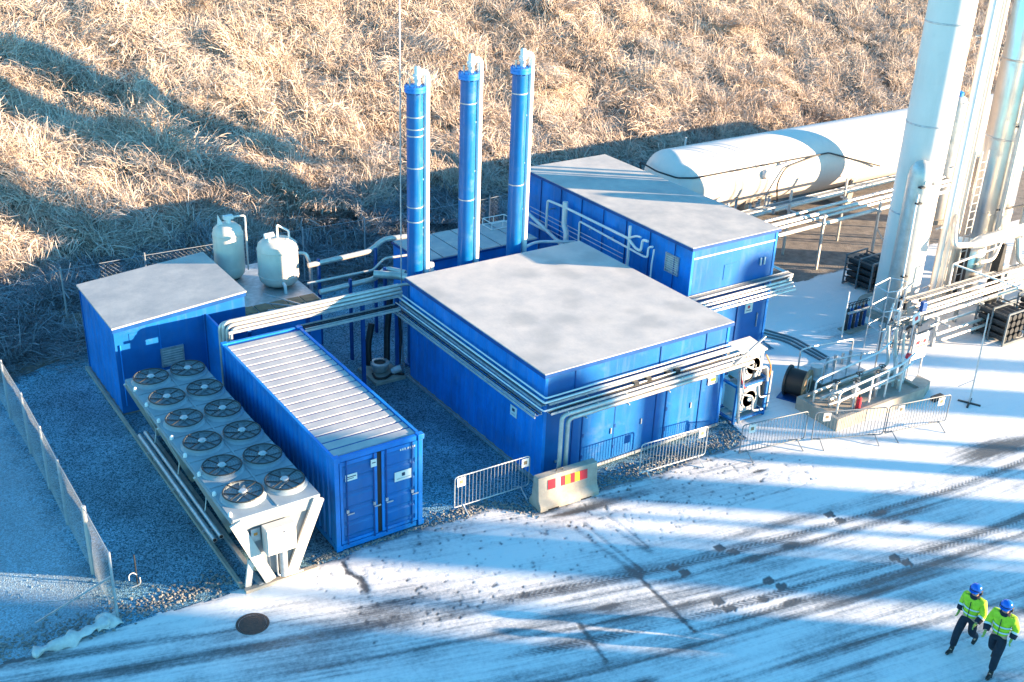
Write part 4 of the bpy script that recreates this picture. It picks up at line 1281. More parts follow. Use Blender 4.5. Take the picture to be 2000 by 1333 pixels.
t = thing('process_pipes', (5.2, 9.5, 0), 'group of pale insulated pipes running from cream tanks to blue columns', 'pipes')
MB().tube([(4.2, 10.5, 2.80), (6.35, 10.5, 2.88), (6.85, 10.5, 3.20), (8.2, 10.3, 3.20)], .085, 12, .2).build('clad_pipe', 'clad', t, smooth=True)
MB().tube([(3.7, 9.5, 2.66), (5.95, 9.5, 2.66), (6.35, 9.5, 2.98), (7.2, 9.4, 2.98)], .04, 10, .12).build('clad_pipe', 'clad', t, smooth=True)
MB().tube([(3.9, 9.05, 2.50), (5.75, 9.05, 2.56), (6.15, 9.0, 2.86), (6.5, 8.4, 2.86)], .085, 12, .2).build('clad_pipe', 'clad', t, smooth=True)
MB().tube([(5.6, 8.8, 2.85), (6.3, 8.4, 2.80), (6.5, 8.0, 2.80)], .12, 12, .2).build('clad_pipe', 'clad', t, smooth=True)
MB().tube([(3.6, 8.5, 2.46), (6.2, 8.5, 2.46)], .04, 8).build('clad_pipe', 'clad', t, smooth=True)
MB().tube([(3.2, 8.2, 2.40), (6.2, 8.2, 2.40)], .035, 8).build('clad_pipe', 'clad', t, smooth=True)
for (x, y, z) in ((4.55, 10.5, 2.95), (6.5, 10.4, 3.0), (4.9, 9.0, 2.75), (6.05, 8.9, 2.95)):
    MB().box(x - .04, x + .04, y - .05, y + .05, 0, z).build('post', 'blue_dark', t)
for y in (9.0, 9.5, 10.2):
    MB().bar((2.2 + (y - 9) * .3, y, 2.3), (3.1, 7.8, 2.65), .03).build('hose', 'galv', t)
MB().tube([(7.3, 7.4, 2.9), (7.55, 9.0, 2.5), (7.6, 9.4, 2.2)], .03, 6, .2).build('hose', 'galv', t)
MB().tube([(7.5, 7.4, 2.9), (7.75, 9.0, 2.5), (7.8, 9.4, 2.2)], .03, 6, .2).build('hose', 'galv', t)
MB().cyl((7.1, 7.9, 2.6), (7.1, 7.9, 3.25), .11, n=14).build('small_vessel', 'white', t, smooth=True)
MB().tube([(10.5, 8.2, 2.9), (11.6, 8.6, 2.9), (13.2, 8.6, 2.6)], .05, 8, .3).build('clad_pipe', 'white', t, smooth=True)
MB().tube([(10.4, 7.6, 2.6), (13.3, 7.7, 2.4)], .04, 8).build('clad_pipe', 'white', t, smooth=True)

t = thing('pump_set', (5.3, 7.6, 0), 'pump with pale round flange and black hoses in the gap behind container', 'pump')
MB().box(4.7, 5.72, 7.0, 8.2, 0, .10).build('slab', 'concrete', t)
MB().lathe([(.20, .10), (.24, .15), (.24, .32), (.30, .34), (.30, .40), (.19, .41), (.19, .36)], (5.2, 7.7, 0), 20).build('flange', 'galv', t, smooth=True)
MB().cyl((5.2, 7.7, .36), (5.2, 7.7, .37), .19, n=18).build('opening', 'black', t)
MB().cyl((5.45, 7.35, .15), (5.7, 7.2, .3), .13, n=14).build('motor', 'galv', t, smooth=True)
MB().tube([(4.95, 7.95, .25), (4.98, 8.05, .9), (5.2, 8.2, 1.5)], .10, 10, .2).build('black_hose', 'black', t, smooth=True)
MB().tube([(5.55, 7.9, .3), (5.62, 8.0, 1.2), (5.75, 8.0, 2.4)], .10, 10, .2).build('black_hose', 'dark', t, smooth=True)
MB().tube([(5.68, 7.35, .3), (5.72, 7.3, 1.3), (5.66, 7.3, 2.3)], .05, 8, .2).build('riser', 'dark', t, smooth=True)
MB().tube([(4.9, 7.6, .12), (4.8, 7.2, .14), (5.1, 7.1, .14), (5.4, 7.3, .14), (5.7, 7.05, .14)], .035, 8, .15).build('cable_loop', 'black', t, smooth=True)

# ------------------------------------------------------------------ long white horizontal tank
t = thing('storage_tank', (30, 12.9, 0), 'long white horizontal storage tank lying behind the pipe racks', 'tank')
TX0, TX1, TY, TZ, TR = 21.25, 43.0, 12.95, 2.15, 1.47
prof = []
for k in range(9):
    a = k / 8 * math.pi / 2
    prof.append((TR * math.sin(a) if k else .02, -0.72 * math.cos(a)))
body = MB().lathe([(r, TX0 + h) for r, h in prof] + [(TR, TX1)] + [(r, TX1 - h) for r, h in prof[::-1]], (0, TY, TZ), 48, 'X').build('shell', 'tank_white', t, smooth=True)
for wx in (TX0 + .3, 24.6, 28.0, 31.4, 34.8, 38.2):
    MB().lathe([(TR + .001, wx - .02), (TR + .004, wx - .015), (TR + .004, wx + .015), (TR + .001, wx + .02)], (0, TY, TZ), 48, 'X').build('weld_ring', 'tank_white', body, smooth=True)
for x in (24.5, 31, 38):
    MB().prism([(x, TY - 1.1, 0), (x, TY + 1.1, 0), (x, TY + 1.25, TZ - .75), (x, TY, TZ - 1.40), (x, TY - 1.25, TZ - .75)], (.35, 0, 0)).build('saddle', 'concrete', t)
MB().tube([(20.55, TY + .95, 2.3), (20.35, TY + .9, 3.02), (20.32, TY - .2, 2.92), (20.65, TY - 1.05, 2.84), (21.3, TY - 1.40, 2.84), (29.0, TY - 1.40, 2.84), (32.3, TY - 1.62, 1.85)], .035, 6, .12).build('rail', 'dark', t, smooth=True)
MB().tube([(28.4, TY - 1.40, 2.84), (26.3, TY - 1.50, 2.6), (25.8, TY - 1.60, 2.0), (26.1, TY - 1.6, .6)], .035, 6, .3).build('hose', 'dark', t, smooth=True)
MB().lathe([(.16, -.10), (.20, -.04), (.20, .08), (.05, .10)], (25.2, TY - 1.48, 2.45), 16, 'Y').build('nozzle', 'tank_white', t, smooth=True)
MB().tube([(25.8, TY - 1.35, 2.62), (26.3, TY - 1.55, 2.8)], .07, 8).build('nozzle', 'tank_white', t, smooth=True)
MB().lathe([(.30, -.10), (.36, .0), (.36, .1), (.1, .16)], (34.9, TY - 1.2, 3.0), 18, 'Y').build('manway', 'tank_white', t, smooth=True)
MB().obox((20.66, TY - .55, 2.45), (.05, .34, .12), Matrix.Rotation(R(-25), 3, 'Z')).build('name_plate', 'ink', t)

# pipe racks that run along the tank
t = thing('pipe_rack', (25, 8, 0), 'pale pipe rack with cable tray between white tank and gravel', 'pipe rack')
for (y, z, r) in ((8.3, 2.05, .07), (8.1, 2.15, .05), (7.85, 2.05, .09), (7.6, 2.0, .06), (7.35, 1.85, .08)):
    MB().tube([(18.4, y - .4, z), (33.5, y + .2, z)], r, 8).build('clad_pipe', 'clad', t, smooth=True)
cable_tray(t, (18.6, 8.5, 2.25), (33.0, 9.0, 2.25), .30, (0, 1, 0), cables=4, step=.25, cmat='frost_cloth')
MB().tube([(19.0, 9.4, 1.6), (33.0, 10.2, 1.6)], .08, 8).build('clad_pipe', 'clad', t, smooth=True)
MB().tube([(19.5, 10.2, 1.3), (33.0, 10.9, 1.3)], .06, 8).build('clad_pipe', 'clad', t, smooth=True)
for x in (20.6, 24.0, 27.2, 30.5):
    for y in (7.1, 8.9):
        MB().box(x - .04, x + .04, y - .04, y + .04, 0, 2.25 if y < 8 else 2.7).build('post', 'clad', t)
    MB().bar((x, 7.0, 1.88), (x, 9.1, 1.88), .06).build('cross_beam', 'galv', t)
MB().bar((27.2, 7.1, 1.2), (27.9, 6.7, .0), .05).build('strut', 'clad', t)
for k in range(9):
    x, y = 20.2 + rng.uniform(0, 4.5), 9.3 + rng.uniform(0, 1.3)
    v = MB().cyl((x, y, 1.6), (x, y, 2.1), .06, n=8).build('valve_body', 'galv', t, smooth=True)
    MB().torus((x, y, 2.12), .11, .014, 14, 5).build('hand_wheel', 'dark' if k % 3 else 'orange', v)
t2 = thing('rack_drum', (18.0, 5.0, 0), 'pale upright drum at the corner of the two-storey building', 'drum')
MB().lathe([(.26, .1), (.30, .14), (.30, 2.3), (.26, 2.42), (.05, 2.46)], (18.05, 5.4, 0), 20).build('shell', 'clad', t2, smooth=True)
MB().lathe([(.20, 0), (.20, .12)], (18.05, 5.4, 0), 14).build('foot', 'dark', t2)
MB().tube([(17.8, 5.15, 2.0), (17.6, 4.9, 1.9), (17.6, 4.8, .5)], .08, 8, .15).build('elbow_pipe', 'clad', t2, smooth=True)

# ------------------------------------------------------------------ tall process columns on the right
t = thing('white_tower', (23.4, 2.9, 0), 'tall white column rising out of the picture at the right', 'column')
MB().lathe([(.95, 0), (.95, .25), (.75, .27), (.75, 16.0), (.5, 16.4), (.05, 16.55)], (23.4, 2.9, 0), 40).build('shell', 'tank_white', t, smooth=True)
for z in (3.8, 6.9, 10.2, 13.4):
    MB().lathe([(.752, z), (.762, z + .01), (.762, z + .05), (.752, z + .06)], (23.4, 2.9, 0), 40).build('band', 'galv', t, smooth=True)
MB().lathe([(1.25, 0), (1.25, .22)], (23.4, 2.9, 0), 32).build('foundation', 'concrete', t)
t = thing('domed_vessel', (22.35, 2.25, 0), 'slim pale vessel with rounded top standing against the white tower', 'vessel')
MB().lathe([(.32, .3), (.40, .4), (.40, 5.4), (.36, 5.68), (.22, 5.88), (.03, 5.95)], (22.45, 2.15, 0), 28).build('shell', 'clad', t, smooth=True)
for a in range(3):
    an = a * 2.1
    MB().bar((22.45 + .3 * math.cos(an), 2.15 + .3 * math.sin(an), 0), (22.45 + .3 * math.cos(an), 2.15 + .3 * math.sin(an), .6), .08).build('leg', 'galv', t)
MB().tube([(22.12, 1.85, 4.9), (22.02, 1.8, 4.5), (22.05, 1.75, 1.2)], .035, 8, .1).build('side_pipe', 'white', t, smooth=True)
for (dz) in (5.15, 4.6, 2.0, 1.2):
    MB().box(22.0, 22.2, 1.7, 1.85, dz, dz + .05).build('clamp', 'dark', t)
MB().cyl((22.3, 1.80, 5.3), (22.3, 1.76, 5.3), .06, n=10).build('gauge', 'sign', t)
MB().cyl((22.75, 1.85, 5.2), (22.75, 1.72, 5.2), .06, n=10).build('nozzle', 'galv', t)

t = thing('riser_bundle', (24.7, 2.5, 0), 'bundle of pale vertical pipes with ladder between the two towers', 'pipes')
for (x, y, r, zt, m_) in ((24.42, 2.15, .10, 15, 'white'), (24.72, 2.45, .055, 15, 'clad'), (24.95, 2.25, .13, 15, 'white'), (25.35, 2.5, .07, 15, 'clad'), (25.75, 2.6, .14, 15, 'cream'), (26.1, 2.9, .08, 15, 'clad'), (24.6, 1.9, .04, 15, 'clad'), (25.6, 2.9, .11, 5.5, 'clad'), (26.3, 3.1, .15, 4.4, 'clad')):
    MB().tube([(x, y, .2), (x, y, zt)], r, 12).build('riser_pipe', m_, t, smooth=True)
    MB().cyl((x, y, 0), (x, y, .2), r * 1.5, n=12).build('pipe_foot', 'galv', t)
for z in np.arange(1.0, 15, 2.2):
    MB().bar((24.1, 2.3, z), (25.2, 2.4, z), .05, .04).build('pipe_clamp', 'galv', t)
ld = MB()
for x in (25.7, 26.05):
    ld.bar((x, 2.2, 0), (x, 2.2, 5.8), .035)
ld.build('ladder_rails', 'galv', t)
for z in np.arange(.3, 5.6, .3):
    MB().bar((25.7, 2.2, z), (26.05, 2.2, z), .022).build('rung', 'galv', t)

t = thing('steel_tower', (30.0, 4.1, 0), 'tall stainless steel column at the right edge of the picture', 'column')
MB().lathe([(.95, 0), (.95, .3), (.80, .32), (.80, 15.5), (.5, 15.9), (.05, 16.0)], (30.0, 4.1, 0), 40).build('shell', 'steel', t, smooth=True)
for z in (2.4, 5.3, 8.2, 11.1, 14):
    MB().lathe([(.802, z), (.815, z + .01), (.815, z + .06), (.802, z + .07)], (30.0, 4.1, 0), 40).build('band', 'steel', t, smooth=True)
MB().tube([(29.3, 3.2, .3), (29.25, 3.2, 8), (29.25, 3.2, 15)], .10, 12).build('side_pipe', 'clad', t, smooth=True)
MB().tube([(30.8, 3.1, .3), (30.8, 3.1, 15)], .17, 12).build('side_pipe', 'white', t, smooth=True)
MB().tube([(31.2, 2.9, .3), (31.2, 2.9, 15)], .08, 12).build('side_pipe', 'clad', t, smooth=True)
for z in (2.8, 6.0, 9.2, 12.4):
    MB().bar((29.05, 3.25, z), (31.4, 3.0, z), .06).build('pipe_clamp', 'dark', t)
t = thing('short_vessel', (33.0, 8.6, 0), 'short pale vessel with blue cap between the towers', 'vessel')
MB().lathe([(.44, .2), (.49, .3), (.49, 5.2), (.33, 5.5), (.2, 5.55)], (33.0, 8.6, 0), 24).build('shell', 'clad', t, smooth=True)
MB().lathe([(.22, 5.552), (.22, 5.7), (.05, 5.78)], (33.0, 8.6, 0), 18).build('cap', 'blue', t, smooth=True)
MB().lathe([(.55, 0), (.55, .2)], (33.0, 8.6, 0), 18).build('foot', 'concrete', t)

t = thing('duct_pipes', (26.5, 1.5, 0), 'thick silver horizontal pipes leaving the towers to the right', 'pipes')
MB().tube([(24.95, 2.2, 3.6), (24.1, 1.5, 2.85), (25.2, 1.5, 2.70)], .11, 12, .3).build('clad_pipe', 'clad', t, smooth=True)
MB().cyl((25.1, 1.5, 2.70), (25.6, 1.5, 2.72), .12, .22, n=16).build('reducer', 'clad', t, smooth=True)
MB().tube([(25.6, 1.5, 2.72), (31.5, 1.5, 2.80)], .22, 18).build('clad_pipe', 'clad', t, smooth=True)
MB().tube([(25.4, 1.2, 2.1), (26.2, 1.2, 2.05), (26.9, 1.5, 2.5)], .07, 10, .3).build('clad_pipe', 'clad', t, smooth=True)
MB().tube([(27.6, 1.3, 2.6), (27.6, 1.1, 1.75), (28.2, 1.0, 1.60), (31.5, 1.0, 1.8)], .10, 12, .3).build('clad_pipe', 'clad', t, smooth=True)
MB().tube([(28.2, .9, 1.9), (31.5, .9, 2.1)], .10, 12).build('clad_pipe', 'clad', t, smooth=True)
for x in (26.7, 30.0):
    MB().prism([(x, 1.3, 0), (x + .5, 1.3, 0), (x + .32, 1.3, 2.45), (x + .18, 1.3, 2.45)], (0, .3, 0)).build('support', 'dark', t)
t = thing('steel_casing', (26.9, 3.0, 0), 'short wide stainless casing at the foot of the towers', 'casing')
MB().lathe([(.75, 0), (.75, 1.9), (.70, 1.96), (.1, 2.0)], (27.0, 2.9, 0), 28).build('shell', 'steel', t, smooth=True)
MB().box(26.1, 26.28, 2.2, 2.45, 0, 2.3).build('post', 'dark', t)
for z in (.5, 1.2):
    MB().lathe([(.752, z), (.765, z + .01), (.765, z + .06), (.752, z + .07)], (27.0, 2.9, 0), 28).build('band', 'galv', t, smooth=True)

t = thing('lower_pipe_rack', (25.5, .6, 0), 'low pipe rack with cable tray leading right from the white tower', 'pipe rack')
for (y, z, r) in ((1.0, 1.25, .05), (.85, 1.15, .07), (.65, 1.15, .05), (.48, 1.05, .07), (.25, .85, .05), (.0, .62, .06), (-.2, .5, .05)):
    MB().tube([(21.6 + (1 - y) * .3, y, z), (22.0, y, z), (32, y + .05, z)], r, 8).build('clad_pipe', 'clad', t, smooth=True)
cable_tray(t, (21.8, 1.1, 1.42), (32, 1.15, 1.42), .26, (0, 1, 0), cables=4, step=.22, cmat='frost_cloth')
for x in (22.2, 24.6, 27.2, 29.8):
    MB().box(x - .05, x + .05, .2, .3, 0, 1.1).build('post', 'galv', t)
    MB().box(x - .05, x + .05, 1.1, 1.2, 0, 1.4).build('post', 'galv', t)
    MB().bar((x, -.25, .95), (x, 1.2, .95), .06).build('cross_beam', 'galv', t)
for (a, b) in (((24.2, 1.4, 1.45), (24.2, 1.4, 2.2)), ((24.2, 1.4, 2.2), (25.8, -.2, 1.6)), ((24.2, 1.4, 2.2), (26.8, 1.4, 2.4)), ((25.8, -.2, 1.6), (26.4, -.1, 1.75))):
    MB().bar(a, b, .05).build('guard_rail', 'white', t)

# ladder cage in front of the vessel
t = thing('caged_frame', (20.6, 1.1, 0), 'light tubular cage frame standing in front of the white tower', 'frame')
for (x, y) in ((19.9, .7), (20.35, .6), (20.8, .7), (21.2, 1.0), (20.0, 1.3), (21.0, 1.5)):
    MB().tube([(x, y, 0), (x, y, 2.3)], .02, 6).build('upright', 'galv', t)
for z in (.9, 1.6, 2.3):
    MB().tube([(19.9, .7, z), (20.35, .6, z), (20.8, .7, z), (21.2, 1.0, z), (21.0, 1.5, z), (20.0, 1.3, z), (19.9, .7, z)], .018, 6).build('hoop', 'galv', t)
MB().bar((20.1, .7, .2), (20.6, .9, 1.7), .05).build('brace', 'white', t)
MB().bar((20.6, .7, .2), (21.0, .9, 1.7), .05).build('brace', 'white', t)
t = thing('valve_manifold', (21.3, 2.6, 0), 'dark blue valve manifold standing at the foot of the tower', 'valves')
for k in range(6):
    x = 20.5 + k * .18
    v = MB().cyl((x, 2.55, .0), (x, 2.55, .85), .055, n=10).build('bottle_valve', 'blue_dark' if k % 2 else 'dark', t, smooth=True)
    MB().torus((x, 2.55, 1.02), .09, .014, 12, 5).cyl((x, 2.55, .85), (x, 2.55, 1.03), .02, n=6).build('hand_wheel', 'dark', v)
MB().tube([(20.4, 2.45, .75), (21.7, 2.45, .75)], .05, 8).build('manifold_pipe', 'galv', t, smooth=True)
MB().box(20.4, 21.6, 2.3, 2.8, 0, .06).build('base_plate', 'concrete', t)
t = tag(MB().tube([(19.92, 2.2, 0), (19.92, 2.2, 1.75)], .025, 8).build('marker_pole', 'white', smooth=True), 'short white pole standing on the snow left of the tower', 'pole')
for y_, k in ((0, 0), (.22, 1), (.44, 2)):
    h = MB().tube([(17.35 + y_, 4.2 + y_, .05), (18.05 + y_, 3.0, .05), (18.0 + y_ * .8, 1.2, .05), (17.6 + y_, .2, .3)], .035, 8, .3).build('ground_hose', 'frost_cloth', smooth=True)
    tag(h, ['nearest of three dark hoses running over snow to the skid', 'middle one of three dark hoses running over snow to the skid', 'farthest of three dark hoses running over snow to the skid'][k], 'hose', 'three hoses on the snow')

t = thing('valve_station', (21.6, 1.2, 0), 'crowded pipes, boxes and valves at the foot of the white tower', 'pipes')
for k in range(16):
    x, y = 20.2 + rng.uniform(0, 2.2), .35 + rng.uniform(0, 1.3)
    h_ = rng.uniform(.5, 1.7)
    v = MB().tube([(x, y, 0), (x, y, h_), (x + rng.uniform(-.5, .5), y + rng.uniform(-.3, .3), h_ + rng.uniform(-.1, .25))], rng.uniform(.02, .05), 8, .1).build('pipe', ('galv', 'clad', 'dark', 'white', 'rack_steel')[k % 5], t, smooth=True)
    if k % 2:
        MB().torus((x, y, h_ * .7), .09, .013, 12, 5).build('hand_wheel', 'dark', v)
for k in range(7):
    x, y = 20.3 + rng.uniform(0, 2.0), .3 + rng.uniform(0, 1.2)
    z = rng.uniform(.3, 1.3)
    MB().box(x, x + rng.uniform(.15, .32), y, y + .14, z, z + rng.uniform(.15, .35)).build('junction_box', ('rack_steel', 'dark', 'blue_dark', 'galv')[k % 4], t, bevel=.01)
for (z, y) in ((.45, .5), (.8, .9), (1.15, .6)):
    MB().tube([(20.1, y, z), (22.6, y + .1, z)], .035, 8).build('pipe', 'rack_steel', t, smooth=True)

# cylinder bundles
def bundle(x, y, z, rz, label):
    t = thing('cylinder_bundle', (x, y, 0), label, 'cylinder rack', 'dark cylinder racks', 0)
    q = Matrix.Rotation(rz, 3, 'Z')
    def T(p):
        v = q @ Vector(p)
        return (x + v.x, y + v.y, v.z)
    for i in range(4):
        for j in range(4):
            MB().cyl(T((-.55, -.42 + j * .28, .22 + i * .25)), T((.55, -.42 + j * .28, .22 + i * .25)), .11, n=10).build('gas_cylinder', 'dark', t, smooth=True)
    for xx in (-.6, 0, .6):
        for yy in (-.6, .6):
            MB().bar(T((xx, yy, 0)), T((xx, yy, 1.22)), .05).build('frame_post', 'rack_steel', t)
        MB().bar(T((xx, -.6, .08)), T((xx, .6, .08)), .06).build('frame_bar', 'rack_steel', t)
        MB().bar(T((xx, -.6, 1.2)), T((xx, .6, 1.2)), .05).build('frame_bar', 'rack_steel', t)
    for yy in (-.6, .6):
        for zz in (.35, .6, .85, 1.1):
            MB().bar(T((-.6, yy, zz)), T((.6, yy, zz)), .035).build('frame_bar', 'dark', t)
bundle(24.4, 5.0, 0, 1.62, 'dark gas cylinder rack on the snow left of the white tower')
bundle(24.9, -.4, 0, 1.57, 'dark gas cylinder rack under the low pipe rack at right')
bundle(26.9, -.6, 0, 1.57, 'dark gas cylinder rack farthest right, cut by the picture edge')

# ------------------------------------------------------------------ concrete skid with valves
t = thing('valve_skid', (17, -1.2, 0), 'concrete trough skid carrying valves, pipes and rails on the snow', 'skid')
MB().box(14.86, 18.75, -2.10, -1.98, 0, .42).build('trough_wall', 'concrete', t)
MB().box(14.86, 14.98, -1.98, -.62, 0, .42).build('trough_wall', 'concrete', t)
MB().box(14.86, 18.75, -.62, -.50, 0, .42).build('trough_wall', 'concrete', t)
MB().box(18.63, 18.75, -1.98, -.62, 0, .42).build('trough_wall', 'concrete', t)
MB().box(14.98, 18.63, -1.98, -.62, 0, .33).build('trough_floor', 'concrete', t)
MB().prism([(18.75, -2.10, 0), (19.5, -1.75, 0), (19.5, -1.75, .3), (18.75, -2.10, .42)], (0, .5, 0)).build('ramp', 'concrete', t)
MB().box(18.9, 19.35, -2.42, -2.25, .0, .16).build('step_grate', 'dark', t)
for (y, z) in ((-1.75, 1.05), (-1.75, .75), (-.85, 1.05)):
    MB().tube([(15.2, y, .33), (15.2, y, z), (17.9, y, z + .25), (18.4, y, z + .5)], .03, 8, .15).build('hand_rail', 'white', t, smooth=True)
for x in (15.9, 16.6, 17.3, 18.0):
    MB().bar((x, -1.75, .33), (x, -1.75, 1.08 + (x - 15.2) * .09), .04).build('rail_post', 'white', t)
for k in range(9):
    x, y = 15.4 + k * .34, -1.35 + .25 * math.sin(k * 2.1)
    v = MB().cyl((x, y, .33), (x, y, .75 + .15 * (k % 3)), .06, n=10).cyl((x - .12, y, .62), (x + .12, y, .62), .07, n=10).build('valve_body', 'galv' if k % 2 else 'clad', t, smooth=True)
    MB().torus((x, y, .85 + .15 * (k % 3)), .10, .015, 12, 5).cyl((x, y, .7), (x, y, .86 + .15 * (k % 3)), .018, n=6).build('hand_wheel', 'dark' if k % 3 else 'galv', v)
for (y, z, r) in ((-1.2, .62, .06), (-1.5, .55, .045), (-.9, .7, .05)):
    MB().tube([(15.1, y, z), (18.4, y, z + .1), (18.6, y + .3, z + .6), (18.6, y + .4, 1.9)], r, 10, .2).build('clad_pipe', 'clad', t, smooth=True)
MB().cyl((16.0, -1.85, .34), (16.0, -1.85, .72), .075, n=12).build('extinguisher', 'red', t, smooth=True)
MB().cyl((16.0, -1.85, .72), (16.0, -1.85, .80), .03, n=8).build('extinguisher_head', 'black', t, smooth=True)
for (x, z) in ((18.4, 1.35),):
    MB().cyl((x, -1.6, z), (x, -1.5, z), .10, n=14).build('red_gauge', 'red', t, smooth=True)
for k in range(5):
    MB().cyl((18.1 + .12 * k, -1.4 + .1 * (k % 2), .33), (18.1 + .12 * k, -1.4 + .1 * (k % 2), 1.1 + .12 * (k % 3)), .035, n=8).build('standpipe', 'white', t, smooth=True)
t = thing('rear_skid', (16.9, 0.6, 0), 'grey tank box with looped tubular rails behind the concrete skid', 'skid')
MB().box(16.1, 18.0, -.35, .75, 0, .42).build('box', 'concrete', t)
MB().box(16.06, 18.04, -.39, .79, .42, .47).build('lid', 'galv', t)
for y in (-.3, .7):
    MB().tube([(16.15, y, .45), (16.15, y, 1.15), (16.6, y, 1.15), (18.6, y, .95), (18.6, y, .2)], .028, 8, .12).build('hand_rail', 'galv', t, smooth=True)
for x in (16.6, 17.2, 17.8):
    MB().bar((x, -.3, .47), (x, -.3, 1.1), .03).build('rail_post', 'galv', t)
MB().cyl((16.4, .2, .47), (16.4, .2, .75), .18, n=14).build('pump', 'cabinet', t, smooth=True)
for k in range(4):
    MB().cyl((17.0 + k * .35, .3, .47), (17.0 + k * .35, .3, .85), .05, n=8).build('valve_body', 'galv', t, smooth=True)
t = thing('warning_board', (19.6, -1, 0), 'white warning board with red lettering on thin posts by skid', 'sign')
MB().bar((19.32, -1, 0), (19.32, -1, 1.65), .04).build('post', 'galv', t)
MB().bar((19.92, -1, 0), (19.92, -1, 1.65), .04).build('post', 'galv', t)
b = MB().box(19.28, 19.96, -1.05, -1.025, .75, 1.62).build('board', 'sign', t)
for (u0, u1, z0, z1, m_) in ((.10, .28, 1.28, 1.40, 'red'), (.34, .40, 1.30, 1.38, 'orange'), (.44, .58, 1.28, 1.40, 'red'), (.08, .6, 1.18, 1.22, 'orange'), (.06, .62, 1.52, 1.56, 'galv')):
    MB().box(19.28 + u0, 19.28 + u1, -1.054, -1.051, z0, z1).build('print', m_, b)
t = thing('square_sign', (20.6, 0.2, 0), 'small square sign with red mark above the warning board', 'sign')
MB().bar((20.75, .1, 0), (20.75, .1, 1.6), .04).build('post', 'galv', t)
b = MB().obox((20.75, .06, 1.45), (.36, .02, .36), Matrix.Rotation(R(-15), 3, 'Y')).build('board', 'sign', t)
MB().obox((20.75, .047, 1.45), (.14, .004, .14), Matrix.Rotation(R(-15), 3, 'Y')).build('print', 'red', b)

# cable reel
t = thing('cable_reel', (15.5, -.1, 0), 'wooden cable reel with dark cable lying beside the concrete skid', 'reel')
ax = Vector((.42, -.90, 0)).normalized()
c = Vector((15.45, 0.05, .50))
for s in (-.30, .30):
    fl = MB().cyl(c + ax * (s - .03), c + ax * (s + .03), .48, n=28).build('flange', 'wood' if s > 0 else 'dark', t)
    MB().cyl(c + ax * (s + .031 * (1 if s > 0 else -1)), c + ax * (s + .05 * (1 if s > 0 else -1)), .09, n=12).build('hub', 'dark', fl)
MB().cyl(c - ax * .27, c + ax * .27, .40, n=24).build('cable_winding', 'black', t, smooth=True)
q = Matrix.Rotation(math.atan2(ax.y, ax.x), 3, 'Z')
MB().obox(c + Vector((.0, 0, -.47)), (.9, .9, .06), q).build('skid_board', 'blue_dark', t)
fr = MB()
for p, d in (((0, .25), (.32, .03)), ((0, -.25), (.32, .03)), ((-.16, 0), (.03, .5)), ((.16, 0), (.03, .5))):
    fr.obox(c + ax * .345 + q @ Vector((0, p[0], p[1])), (.02, d[0], d[1]), q)
fr.build('wood_batten', 'sign', t)

# thin lamp pole
t = thing('lamp_pole', (19.83, -3.03, 0), 'thin leaning steel pole on a small foot right of the skid', 'pole')
MB().tube([(19.8, -3.0, .06), (20.2, -2.6, 1.2), (21.6, -1.6, 2.2), (23.4, -1.0, 2.4)] if False else [(19.8, -3.0, .06), (19.95, -2.9, 1.3), (20.05, -2.8, 2.9)], .022, 8).build('shaft', 'galv', t, smooth=True)
MB().bar((19.5, -3.15, .03), (20.1, -2.85, .03), .06).bar((19.95, -3.3, .03), (19.65, -2.7, .03), .06).build('foot', 'dark', t)
MB().bar((19.9, -2.95, .8), (19.5, -2.7, .55), .02).build('stay', 'galv', t)

# ------------------------------------------------------------------ air handling unit by the right wall of the plant building
t = thing('fan_heater', (13.1, .2, 0), 'cream twin-fan unit on blue steel frame at the plant building corner', 'fan unit')
for (x, y) in ((12.55, -.25), (13.75, -.25), (12.55, .6), (13.75, .6)):
    MB().bar((x, y, .02), (x, y, 1.25), .07).build('frame_post', 'blue_flat', t)
for z in (.12, 1.22):
    for (a, b) in (((12.55, -.25), (13.75, -.25)), ((13.75, -.25), (13.75, .6)), ((13.75, .6), (12.55, .6)), ((12.55, .6), (12.55, -.25))):
        MB().bar((*a, z), (*b, z), .08, .06).build('frame_bar', 'blue_flat', t)
for (z0, z1) in ((.20, 1.05), (1.28, 2.12)):
    bx_ = MB().box(12.82, 13.62, -.10, .5, z0, z1).build('casing', 'cabinet', t, bevel=.02)
    MB().lathe([(.30, -.125), (.30, -.105), (.26, -.105), (.26, -.125)], (13.22, 0, (z0 + z1) / 2), 24, 'Y').build('fan_ring', 'cabinet', bx_, smooth=True)
    MB().cyl((13.22, -.104, (z0 + z1) / 2), (13.22, -.112, (z0 + z1) / 2), .22, n=24).build('fan_opening', 'dark', bx_)
    MB().cyl((13.22, -.113, (z0 + z1) / 2), (13.22, -.16, (z0 + z1) / 2), .08, n=12).build('fan_hub', 'sign', bx_, smooth=True)
MB().obox((13.2, .2, 2.20), (.9, .75, .05), Matrix.Rotation(R(6), 3, 'X')).build('hood', 'cream', t)
MB().box(13.82, 13.88, -.30, .55, .15, 1.45).build('side_shield', 'galv', t)
MB().box(12.9, 13.5, -.28, -.12, 1.10, 1.18).build('shelf', 'cream', t)
for (pts, m_) in (([(12.4, -.4, 2.1), (12.5, -.4, 1.5), (12.8, -.3, 1.15)], 'red'), ([(12.45, -.45, 2.1), (12.55, -.45, 1.4), (12.7, -.3, .9)], 'white'), ([(12.3, -.5, 2.2), (12.35, -.5, 1.2), (12.5, -.45, .2)], 'clad'), ([(13.6, -.2, 2.0), (13.8, -.3, 1.6), (13.7, -.3, 1.25)], 'orange')):
    MB().tube(pts, .022, 6, .2).build('hose', m_, t, smooth=True)
MB().bar((12.30, -.45, 1.9), (12.55, -.45, .15), .06).build('stay', 'galv', t)
